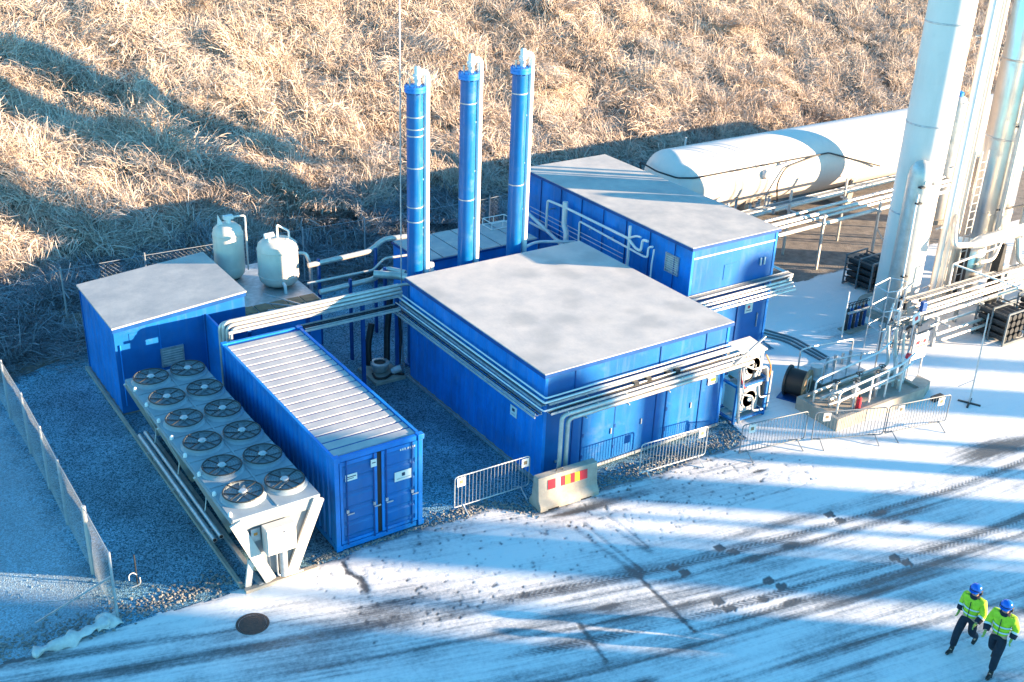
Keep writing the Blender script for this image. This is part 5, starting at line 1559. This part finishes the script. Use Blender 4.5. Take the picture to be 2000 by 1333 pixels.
for k, (pts, m_, r_) in enumerate((([(12.5, -.38, 2.05), (13.0, -.36, 1.75), (13.55, -.34, 1.70), (13.65, -.34, 1.2)], 'clad', .035), ([(12.7, -.34, 1.0), (13.1, -.36, .85), (13.15, -.36, .35), (13.6, -.34, .28)], 'galv', .03),
                                 ([(12.6, -.36, 1.35), (12.95, -.38, 1.5), (13.0, -.38, 1.95)], 'dark', .025), ([(13.3, -.36, 1.15), (13.35, -.38, .75), (13.7, -.36, .7)], 'white', .022))):
    MB().tube(pts, r_, 8, .12).build('pipework', m_, t, smooth=True)
r = thing('rubble_heap', (14.8, 1.4, 0), 'small brown heap of rubble behind the fan unit', 'rubble')
for k in range(26):
    a, d = rng.uniform(0, 6.28), abs(rng.normal(0, .38))
    s = rng.uniform(.10, .26)
    q = Matrix.Rotation(rng.uniform(0, 3), 3, 'Z') @ Matrix.Rotation(rng.uniform(0, 3), 3, 'X')
    MB().obox((14.9 + d * math.cos(a), 1.7 + .6 * d * math.sin(a), max(.04, .34 - d * .5) * rng.uniform(.5, 1)), (s, s * .7, s * .5), q).build('stone', 'stone' if k % 3 else 'wood', r)

# ------------------------------------------------------------------ crowd barriers
def make_barrier(label):
    t = local('crowd_barrier', label, 'barrier', 'steel crowd barriers')
    L, H = 2.20, 1.08
    MB().tube([(-L / 2, 0, .2), (-L / 2, 0, H), (L / 2, 0, H), (L / 2, 0, .2), (-L / 2, 0, .2)], .017, 8, .10).build('frame', 'galv', t, smooth=True)
    b0 = None
    nb_ = 20
    for i in range(nb_):
        x = -L / 2 + L * (i + 1) / (nb_ + 1)
        if b0 is None:
            b0 = MB().cyl((x, 0, .21), (x, 0, H - .01), .0075, n=6).build('bar', 'galv', t, smooth=True)
            x0 = x
        else:
            c = link_copy(b0, t)
            c.location = (x - x0, 0, 0)
    for x in (-L / 2 + .25, L / 2 - .25):
        MB().tube([(x, -.34, .02), (x, -.06, .18), (x, 0, .24), (x, .06, .18), (x, .34, .02)], .016, 6, .06).build('foot', 'galv', t, smooth=True)
    return t
bar0 = make_barrier('steel crowd barrier closing the gap beside the shipping container')
def bar_plates(tt, xs):
    for x in xs:
        o = MB().box(x - .11, x + .11, -.034, -.024, .80, 1.05).build('plate', 'sign', tt)
        MB().box(x - .05, x + .05, -.038, -.035, .88, .98).build('print', 'wood', o)
def put(b, p, q_):
    c = (Vector(p) + Vector(q_)) / 2
    b.location = (c.x, c.y, 0)
    b.rotation_euler = (0, 0, math.atan2(q_[1] - p[1], q_[0] - p[0]))
barriers = [(bar0, (3.22, -.02, 0), (5.42, -.10, 0))]
for lab, p, q_ in (('steel crowd barrier in front of the doors of the plant building', (8.28, -1.14, 0), (10.46, -1.30, 0)),
                   ('steel crowd barrier on snow between fan unit and concrete skid', (11.35, -1.75, 0), (13.50, -2.10, 0)),
                   ('steel crowd barrier in front of the concrete skid', (13.60, -2.25, 0), (15.70, -3.10, 0)),
                   ('steel crowd barrier at the right end of the concrete skid', (15.85, -3.10, 0), (17.85, -3.50, 0))):
    barriers.append((copy_tree(bar0, (0, 0, 0), 0, lab), p, q_))
for b, p, q_ in barriers:
    put(b, p, q_)
for b, p, q_ in barriers[2:]:
    for ch in b.children:
        ch.material_slots[0].link = 'OBJECT'
        ch.material_slots[0].material = M['barrier_grey']
for i, xs in enumerate(((-.93, .95), (.9,), (-.8,), (-.75,), (-.7, .75))):
    bar_plates(barriers[i][0], xs)

# ------------------------------------------------------------------ concrete road barrier with reflectors
t = local('concrete_barrier', 'concrete road barrier with red and yellow reflector squares', 'barrier')
L, H = 1.80, .92
sec = [(-.28, 0), (-.28, .14), (-.17, .30), (-.11, H), (.11, H), (.17, .30), (.28, .14), (.28, 0)]
b = MB()
b.prism([(-L / 2, y, z) for y, z in sec if z > .05 or True], (L, 0, 0))
body = b.build('body', 'concrete', t, bevel=.015)
cut = []
for x in (-.32, .32):
    pass
for i, (mm, w) in enumerate((('red', .20), ('yellow', .15), ('red', .15), ('yellow', .14), ('red', .14), ('yellow', .15), ('red', .24))):
    pass
x = -.62
tilt = math.atan2(.06, .62)
for i, (mm, w) in enumerate((('red', .23), ('sign', .14), ('red', .15), ('yellow', .15), ('red', .14), ('yellow', .15), ('red', .24))):
    q = Matrix.Rotation(tilt * -1, 3, 'X')
    MB().obox((x + w / 2, -.143, .68), (w - .004, .012, .26), q).build('reflector', mm, t)
    x += w
for x in (-.5, .5):
    MB().box(x - .16, x + .16, -.285, .285, -.001, .05).build('lifting_slot', 'black', t)
MB().tube([(-.3, 0, H - .02), (-.3, 0, H + .05), (-.1, 0, H + .05), (-.1, 0, H - .02)], .012, 6, .03).build('lifting_loop', 'dark', t)
t.location = (6.02, -.86, 0)
t.rotation_euler = (0, 0, R(-3.0))

# ------------------------------------------------------------------ manhole
t = thing('manhole_cover', (-2.67, -1.34, 0), 'round dark manhole cover in the snowy road', 'manhole')
MB().lathe([(.36, .004), (.36, .022), (.30, .024), (.30, .010)], (-2.67, -1.36, 0), 32).build('rim', 'iron', t)
MB().lathe([(.29, .004), (.29, .020), (.05, .021)], (-2.67, -1.36, 0), 32).build('lid', 'iron', t)

# ------------------------------------------------------------------ chain-link fences
def fence_bay(parent, a, b, h, cell=.085, r=.0035, sag=0.0):
    a, b = Vector(a), Vector(b)
    d = b - a
    L = d.length
    d = d / L
    nrm = Vector((-d.y, d.x, 0))
    w = MB()
    def pt(s, z):
        bulge = sag * math.sin(math.pi * s / L) * math.sin(math.pi * z / h)
        p = a + d * s + nrm * bulge
        return (p.x, p.y, a.z + z + .04)
    n = int((L + h) / cell)
    for k in range(n + 1):
        for sgn in (1, -1):
            s0 = k * cell - h
            pts = []
            for j in range(5):
                z = h * j / 4
                s = s0 + z if sgn > 0 else L - (s0 + z)
                pts.append((s, z))
            # clip to the bay
            q = []
            for (s, z) in pts:
                q.append((s, z))
            lo = max(0.0, -s0)
            hi = min(h, L - s0)
            if hi - lo < .02:
                continue
            zs = [lo + (hi - lo) * j / 3 for j in range(4)]
            pl = [pt(s0 + z if sgn > 0 else L - (s0 + z), z) for z in zs]
            for p, q2 in zip(pl[:-1], pl[1:]):
                w.cyl(p, q2, r, n=3, caps=False)
    return w.build('wire_mesh', 'wire', parent)

t = thing('side_fence', (-5.3, 5, 0), 'low chain-link fence along the left edge of the gravel', 'fence')
fp = [(-5.06, .30), (-5.07, 2.15), (-5.06, 4.4), (-5.03, 6.2), (-5.02, 8.2), (-5.05, 10.4), (-5.08, 12.4)]
hs = [1.72, 1.80, 1.80, 1.80, 1.80, 1.80, 1.80]
for i, (x, y) in enumerate(fp):
    MB().cyl((x, y, 0), (x, y, hs[i] + .04), .032 if i != 1 else .05, n=8).build('post', 'galv' if i != 1 else 'clad', t, smooth=True)
for i in range(len(fp) - 1):
    fence_bay(t, (*fp[i], 0), (*fp[i + 1], 0), min(hs[i], hs[i + 1]), .075, .0019, .05)
    MB().cyl((*fp[i], hs[i]), (*fp[i + 1], hs[i + 1]), .012, n=6).build('tension_wire', 'wire', t)
MB().bar((-5.08, .35, 1.1), (-6.6, 1.0, .05), .035).build('stay', 'galv', t)
MB().cyl((-5.08, .34, .6), (-7.6, 1.45, .55), .008, n=5).build('tension_wire', 'wire', t)
t = thing('rear_fence', (5, 15.7, 0), 'thin chain-link fence behind the yard at the foot of the bank', 'fence')
rp = [(-8.5, 13.6), (-2.1, 15.6), (.6, 15.6), (3.4, 15.5), (6.2, 15.4), (8.6, 15.3), (11.2, 15.2), (14, 15.2), (17, 15.6), (19.8, 16.2)]
for (x, y) in rp:
    MB().cyl((x, y, -.05), (x, y, 2.15), .028, n=8).build('post', 'wire', t, smooth=True)
for (a, b) in zip(rp[:-1], rp[1:]):
    MB().cyl((*a, 2.05), (*b, 2.05), .009, n=5).build('tension_wire', 'wire', t)
    fence_bay(t, (*a, 0.0), (*b, 0.0), 1.95, .15, .0008)
MB().cyl((-8.5, 13.6, 1.25), (-2.3, 15.5, .1), .022, n=6).build('stay', 'clad', t)
t = tag(MB().cyl((25.6, 16.9, 0), (25.6, 16.9, 2.6), .045, n=8).build('fence_post', 'white', smooth=True), 'short white post at the foot of the bank behind the white tank', 'post')
t = thing('steel_rod', (-4.3, 1.15, 0), 'dark thin rod with a loose white ring on the gravel', 'rod')
MB().cyl((-4.35, 1.2, 0), (-4.35, 1.2, .85), .018, n=8).build('shaft', 'dark', t, smooth=True)
MB().tube([(-4.52, 1.2, .22), (-4.52, 1.2, .36), (-4.42, 1.2, .40), (-4.35, 1.18, .32)], .010, 6, .1).build('ring', 'white', t, smooth=True)
MB().tube([(-4.5, 1.15, .05), (-4.3, 1.1, .1), (-4.3, 1.15, .25)], .014, 6, .08).build('ring', 'clad', t, smooth=True)

# rolled tarpaulin
t = thing('tarpaulin_roll', (-5.9, .2, 0), 'crumpled white tarpaulin roll lying at the fence corner', 'tarpaulin')
pts, n = [], 26
b = MB()
ring = []
for i in range(n + 1):
    s = i / n
    x, y = -6.9 + 1.65 * s, -.05 + .24 * s + .03 * math.sin(9 * s)
    r = .10 + .035 * math.sin(3 + 11 * s) + .02 * math.sin(29 * s)
    if i in (0, n):
        r *= .3
    for k in range(12):
        a = 2 * math.pi * k / 12
        rr = r * (1 + .22 * math.sin(3 * a + 7 * s) + .10 * math.sin(5 * a - 19 * s) + .12 * math.sin(2 * a + 37 * s))
        b.v.append((x, y + rr * 1.25 * math.cos(a), .10 + rr * math.sin(a)))
for i in range(n):
    for k in range(12):
        k2 = (k + 1) % 12
        b.f.append((i * 12 + k, i * 12 + k2, (i + 1) * 12 + k2, (i + 1) * 12 + k))
b.f.append(tuple(range(12))[::-1])
b.f.append(tuple(n * 12 + k for k in range(12)))
b.build('roll', 'tarp', t, smooth=True, angle=80)
b = MB()
for i in range(9):
    for j in range(7):
        u, v_ = i / 8, j / 6
        b.v.append((-5.55 + .55 * u, .05 + .5 * v_, .03 + .16 * math.sin(3.1 * u) * math.sin(3 * v_) + .05 * math.sin(9 * u + 5 * v_)))
for i in range(8):
    for j in range(6):
        b.f.append((i * 7 + j, (i + 1) * 7 + j, (i + 1) * 7 + j + 1, i * 7 + j + 1))
o = b.build('loose_fold', 'tarp', t, smooth=True, angle=80)
o.modifiers.new('solid', 'SOLIDIFY').thickness = .012

# ------------------------------------------------------------------ loose stones along the road edge and over the gravel
def stones(name, spots, label, mm='stone'):
    base = []
    for k in range(6):
        q = []
        for i in range(8):
            a = i * .785 + rng.uniform(-.2, .2)
            q.append((math.cos(a) * rng.uniform(.7, 1.1), math.sin(a) * rng.uniform(.6, 1.0)))
        base.append(q)
    b = MB()
    for (x, y, s, z) in spots:
        q = base[rng.integers(0, 6)]
        rz = rng.uniform(0, 6.28)
        c_, s_ = math.cos(rz), math.sin(rz)
        o = len(b.v)
        for lv, (sc, zz) in enumerate(((.85, -.3), (1.0, .25), (.55, .75))):
            for (u, v_) in q:
                b.v.append((x + s * sc * (u * c_ - v_ * s_), y + s * sc * (u * s_ + v_ * c_), z + s * zz * .8 + s * .15 * u))
        for lv in range(2):
            for i in range(8):
                i2 = (i + 1) % 8
                b.f.append((o + lv * 8 + i, o + lv * 8 + i2, o + (lv + 1) * 8 + i2, o + (lv + 1) * 8 + i))
        b.f.append(tuple(o + 16 + i for i in range(8)))
    return stuff(b.build(name, mm), label, 'stones')
sp = []
for k in range(3400):
    x = rng.uniform(-9, 12.3)
    e = float(road_edge(x))
    wid = np.interp(x, [-9, -2.6, -2.2, 2.3, 2.6, 4.6, 5, 12.3], [.22, .20, .07, .05, .16, .14, .22, .20])
    off = .42 if x < -2.4 else (.10 if x < 5 else .30)
    y = e + off + rng.normal(0, 1) * wid
    if 0 < x < 2.32 and y > -.03:
        continue
    if x > 5.8 and y > -.16:
        continue
    if 5.1 < x < 6.95 and -1.2 < y < -.5:
        continue
    if -2.5 < x < -.6 and y > -.36:
        continue
    sp.append((x, y, rng.uniform(.014, .045), .010))
stones('verge_stones', sp, 'strip of broken pale stones along the road edge')
sp = []
for k in range(5000):
    x, y = rng.uniform(-9, 5.7), rng.uniform(.4, 13)
    if (-2.7 < x < 1.6 and 8.9 < y) or (-.1 < x < 2.45 and y < 7.1) or (-2.5 < x < -.5 and y < 7.5) or (x > 1.5 and y > 9.4):
        continue
    sp.append((x, y, rng.uniform(.010, .024), .004))
stones('gravel', sp, 'loose frosted gravel stones scattered over the yard', 'gravel')

# ------------------------------------------------------------------ two walkers
def skin_obj(name, verts, edges, radii, root, material, parent, sub=2):
    me = bpy.data.meshes.new(name)
    me.from_pydata(verts, edges, [])
    o = bpy.data.objects.new(name, me)
    col.objects.link(o)
    md = o.modifiers.new('skin', 'SKIN')
    sv = me.skin_vertices[0].data if me.skin_vertices else None
    if sv is None:
        bpy.context.view_layer.objects.active = o
        bpy.ops.mesh.customdata_skin_add()
        sv = me.skin_vertices[0].data
    for i, r in enumerate(radii):
        sv[i].radius = r if isinstance(r, tuple) else (r, r)
        sv[i].use_root = (i == root)
    md.use_smooth_shade = True
    s = o.modifiers.new('sub', 'SUBSURF')
    s.levels = s.render_levels = sub
    dg = bpy.context.evaluated_depsgraph_get()
    ev = o.evaluated_get(dg)
    m2 = bpy.data.meshes.new_from_object(ev)
    o.modifiers.clear()
    o.data = m2
    m2.materials.clear()
    m2.materials.append(M[material])
    m2.shade_smooth()
    o.parent = parent
    return o

def walker(loc, rz, label, ph):
    t = local('person', label, 'person')
    f = 1 if ph else -1
    hip, sh = .10, .20
    # joints: local facing -Y, x to the person's left
    kneeF, ankF, toeF = (f * .11, -.22, .53), (f * .11, -.30, .10), (f * .12, -.50, .05)
    kneeB, ankB, toeB = (-f * .10, .06, .50), (-f * .10, .36, .20), (-f * .10, .26, .06)
    P = [(0, 0, .95), (0, .0, 1.15), (0, -.01, 1.36), (0, -.02, 1.50), (0, -.05, 1.60), (0, -.06, 1.72),
         (f * hip, 0, .90), kneeF, ankF, toeF, (-f * hip, 0, .90), kneeB, ankB, toeB,
         (f * sh, .0, 1.43), (f * .27, .10, 1.16), (f * .26, -.02, .95), (-f * sh, 0, 1.43), (-f * .28, -.02, 1.15), (-f * .24, -.22, .99)]
    E_ = [(0, 1), (1, 2), (2, 3), (3, 4), (4, 5), (0, 6), (6, 7), (7, 8), (8, 9), (0, 10), (10, 11), (11, 12), (12, 13), (2, 14), (14, 15), (15, 16), (2, 17), (17, 18), (18, 19)]
    rad = [.12, .115, .13, .055, .08, .085, .085, .06, .03, .012, .085, .06, .03, .012, .06, .042, .03, .06, .042, .03]
    body = skin_obj('body', P, E_, rad, 0, 'skin', t)
    # jacket
    JP = [(0, 0, .93), (0, 0, 1.08), (0, -.005, 1.25), (0, -.01, 1.40), (0, -.015, 1.50), P[14], P[15], (f * .265, .02, 1.02), P[17], P[18], (-f * .25, -.15, 1.04)]
    JE = [(0, 1), (1, 2), (2, 3), (3, 4), (3, 5), (5, 6), (6, 7), (3, 8), (8, 9), (9, 10)]
    JR = [(.20, .155), (.195, .15), (.20, .155), (.19, .15), .085, .105, .085, .07, .105, .085, .07]
    skin_obj('jacket', JP, JE, JR, 0, 'hivis', t)
    for (p, z) in (((P[15][0] * .99, (P[15][1] + .02) * .5, 1.06), 0), ((-f * .26, -.105, 1.075), 1)):
        a_ = Vector(P[15] if z == 0 else P[18])
        b_ = Vector((f * .265, .02, 1.02) if z == 0 else (-f * .25, -.15, 1.04))
        d_ = (b_ - a_).normalized()
        s0 = a_.lerp(b_, .35)
        MB().cyl(s0, s0 + d_ * .045, .086, .084, n=14).build('sleeve_tape', 'reflective', t, smooth=True)
        MB().cyl(s0 + d_ * .047, s0 + d_ * .16, .084, .068, n=14).build('cuff', 'navy', t, smooth=True)
    hem = MB()
    hem.lathe([(.0, 0)], (0, 0, 0), 3) if False else None
    MB().box(-.006, .006, -.170, -.150, .98, 1.42).build('zip', 'navy', t)
    for zz in (1.06, 1.20):
        rr = []
        ob = MB()
        for k in range(25):
            a = 2 * math.pi * k / 24
            ob.v.append((.205 * math.cos(a), .162 * math.sin(a), zz))
            ob.v.append((.205 * math.cos(a), .162 * math.sin(a), zz + .035))
        for k in range(24):
            ob.f.append((2 * k, 2 * k + 2, 2 * k + 3, 2 * k + 1))
        so = ob.build('chest_tape', 'reflective', t, smooth=True)
        so.modifiers.new('solid', 'SOLIDIFY').thickness = .006
    MB().lathe([(.10, 1.47), (.115, 1.50), (.105, 1.57), (.085, 1.57)], (0, -.02, 0), 18).build('collar', 'navy', t, smooth=True)
    # trousers and boots
    TP = [(0, 0, .97), (0, 0, .90), P[6], kneeF, (ankF[0], ankF[1] + .01, ankF[2] + .06), P[10], kneeB, (ankB[0], ankB[1], ankB[2] + .05)]
    TE = [(0, 1), (1, 2), (2, 3), (3, 4), (1, 5), (5, 6), (6, 7)]
    TR_ = [(.18, .14), (.17, .14), .12, .095, .08, .12, .095, .08]
    skin_obj('trousers', TP, TE, TR_, 0, 'navy', t)
    for (an, to) in ((ankF, toeF), (ankB, toeB)):
        heel = (an[0], an[1] + .04, an[2] - .05)
        skin_obj('boot', [(an[0], an[1], an[2] + .10), heel, ((heel[0] + to[0]) / 2, (heel[1] + to[1]) / 2, (heel[2] + to[2]) / 2 + .015), to], [(0, 1), (1, 2), (2, 3)], [.06, .055, .05, .042], 1, 'black', t)
    # gloved hands, five fingers each
    for (w, el, s) in ((P[16], P[15], f), (P[19], P[18], -f)):
        d = (Vector(w) - Vector(el)).normalized()
        side = Vector((0, 1, 0)) if abs(d.y) < .8 else Vector((0, 0, 1))
        lat = d.cross(side).normalized()
        wide = lat.cross(d).normalized()
        palm = Vector(w) + d * .055
        vv, ee, rr = [tuple(Vector(w) - d * .03), tuple(palm), tuple(Vector(w) + d * .09)], [(0, 1), (1, 2)], [.036, (.026, .046), (.024, .044)]
        skin_obj('glove', vv, ee, rr, 0, 'glove', t, 1)
        for k, (o_, L_) in enumerate(((-.033, .060), (-.011, .075), (.011, .070), (.033, .055))):
            r0 = Vector(w) + d * .085 + wide * o_
            c1 = r0 + d * L_ * .55 + lat * .008 * s
            c2 = c1 + d * L_ * .35 + lat * .026 * s
            skin_obj('finger', [tuple(r0), tuple(c1), tuple(c2)], [(0, 1), (1, 2)], [.0115, .010, .009], 0, 'glove', t, 1)
        r0 = Vector(w) + d * .03 - wide * .035
        c1 = r0 + d * .035 - wide * .028
        skin_obj('thumb', [tuple(r0), tuple(c1), tuple(c1 + d * .03)], [(0, 1), (1, 2)], [.013, .012, .010], 0, 'glove', t, 1)
    # face, helmet
    hc = Vector((0, -.06, 1.68))
    MB().lathe([(.004, -.03), (.014, -.018), (.016, 0.0), (.004, .03)], hc + Vector((0, -.092, -.02)), 8).build('nose', 'skin', body, smooth=True)
    for sx in (-.03, .03):
        MB().lathe([(.004, -.008), (.012, -.004), (.012, .004), (.004, .008)], hc + Vector((sx, -.082, .01)), 8).build('eye', 'ink', body, smooth=True)
    MB().box(-.025, .025, hc.y - .085, hc.y - .07, hc.z - .062, hc.z - .054).build('mouth', 'red', body)
    for sx in (-.092, .092):
        MB().lathe([(.006, -.03), (.018, -.015), (.018, .02), (.006, .035)], hc + Vector((sx, .01, -.01)), 8).build('ear', 'skin', body, smooth=True)
    hp = hc + Vector((0, .0, .035))
    hl = MB().lathe([(.132, -.005), (.130, .03), (.120, .075), (.095, .115), (.055, .137), (.01, .143)], hp, 28).build('helmet', 'helmet', t, smooth=True)
    MB().prism([(hp.x - .10, hp.y - .09, hp.z - .008), (hp.x - .075, hp.y - .165, hp.z - .014), (hp.x, hp.y - .185, hp.z - .016), (hp.x + .075, hp.y - .165, hp.z - .014), (hp.x + .10, hp.y - .09, hp.z - .008)], (0, 0, .014)).build('brim', 'helmet', hl)
    for sx in (-.125, .125):
        MB().obox(hp + Vector((sx, .02, -.04)), (.04, .07, .09)).build('ear_defender', 'black', hl, bevel=.012)
    MB().torus(hp + Vector((0, .0, .03)), .134, .009, 28, 6).build('goggle_strap', 'black', hl)
    t.location = loc
    t.rotation_euler = (0, 0, rz)
    t.scale = (.97, .97, .97) if ph else (.95, .95, .95)
    return t
walker((10.02, -10.02, 0), R(-82), 'walker in yellow hi-vis jacket and blue helmet, left of the pair', 0)
walker((10.05, -10.72, 0), R(-78), 'walker in yellow hi-vis jacket and blue helmet, right and nearer of the pair', 1)

# ------------------------------------------------------------------ unseen objects added up-sun to the right to cast shadows across the yard
def along(s, t):
    n, d = (0.616, 0.788), (0.788, -0.616)
    return (s * n[0] + t * d[0], s * n[1] + t * d[1])
for (s, t_, r, h, lab) in ((0.55, 66, .84, 14.2, 'white silo added first in line out of view to shade the yard'),
                           (3.75, 58, .72, 12.2, 'short white silo added second in line out of view to shade the yard'),
                           (5.82, 44, .30, 8.8, 'slim white silo added third in line out of view to shade the yard'),
                           (10.0, 62, .90, 12.0, 'broad white silo added fourth in line out of view to shade the yard'),
                           (12.7, 70, .50, 13.4, 'white silo added fifth in line out of view to shade the yard'),
                           (1.62, 60, .16, 11.5, 'slender unseen mast added for its shadow next to the first silo, right of the picture'),
                           (2.45, 52, .12, 10.0, 'slender unseen mast added for its shadow between the first two silos, right of the picture'),
                           (-1.55, 70, .20, 12.8, 'slender unseen mast added for its shadow next to the warehouse, right of the picture'),
                           (7.25, 50, .16, 8.6, 'slender unseen mast added for its shadow between third and fourth silos, right of the picture')):
    x, y = along(s, t_)
    tt = thing('shadow_silo', (x, y, 0), lab, 'shadow_caster')  # unseen column added to throw a shadow band over the yard
    MB().lathe([(r, .3), (r, h - .5), (r * .7, h - .15), (.05, h)], (x, y, 0), 28).build('shell', 'tank_white', tt, smooth=True)
    MB().lathe([(r + .3, 0), (r + .3, .3)], (x, y, 0), 24).build('foundation', 'concrete', tt)
    for k in range(1, int(h // 3)):
        MB().lathe([(r + .002, 3.0 * k), (r + .012, 3.0 * k + .01), (r + .012, 3.0 * k + .06), (r + .002, 3.0 * k + .07)], (x, y, 0), 28).build('band', 'galv', tt, smooth=True)
def shade_box(name, s0, s1, t0, t1, h, label):  # unseen block added up-sun for the shadow it casts
    pts = [along(s0, t0), along(s1, t0), along(s1, t1), along(s0, t1)]
    c = along((s0 + s1) / 2, (t0 + t1) / 2)
    tt = thing(name, (*c, 0), label, 'building')
    MB().prism([(*p, 0) for p in pts][::-1], (0, 0, h)).build('wall', 'blue', tt)
    e = [along(s0 - .15, t0 - .15), along(s1 + .15, t0 - .15), along(s1 + .15, t1 + .15), along(s0 - .15, t1 + .15)]
    MB().prism([(*p, h) for p in e][::-1], (0, 0, .12)).build('roof', 'roof', tt)
    for k in range(3):
        s = s0 + (s1 - s0) * (k + .5) / 3
        a, b = along(s - .5, t0 - .02), along(s + .5, t0 - .02)
        MB().prism([(*a, 1.0), (*b, 1.0), (*b, min(2.2, h - .5)), (*a, min(2.2, h - .5))], Vector((.788, -.616, 0)) * .03).build('window', 'dark', tt)
shade_box('shadow_block', -18, -2.5, 64, 78, 13.0, 'blue warehouse added out of view to shade the road')  # added to keep the lower right road in shade
shade_box('low_shadow_block', -2.4, -1.2, 48, 54, 6.6, 'small unseen blue box added for its shadow before the warehouse, right of the picture')  # low unseen block added to shade the ground round the walkers

x, y = along(24.1, 30)
tt = thing('raised_shadow_tank', (x, y, 0), 'white tank on slim steel legs, added out of view to shade the bank', 'tank')  # unseen, added to stripe the bank with shadow while clearing the white tank
MB().lathe([(.30, 8.0), (.82, 8.5), (.86, 8.7), (.86, 16.4), (.5, 16.9), (.05, 17.1)], (x, y, 0), 28).build('shell', 'tank_white', tt, smooth=True)
for k in range(4):
    a = k * math.pi / 2 + .4
    MB().cyl((x + .7 * math.cos(a), y + .7 * math.sin(a), 0), (x + .6 * math.cos(a), y + .6 * math.sin(a), 8.9), .05, n=8).build('leg', 'galv', tt, smooth=True)
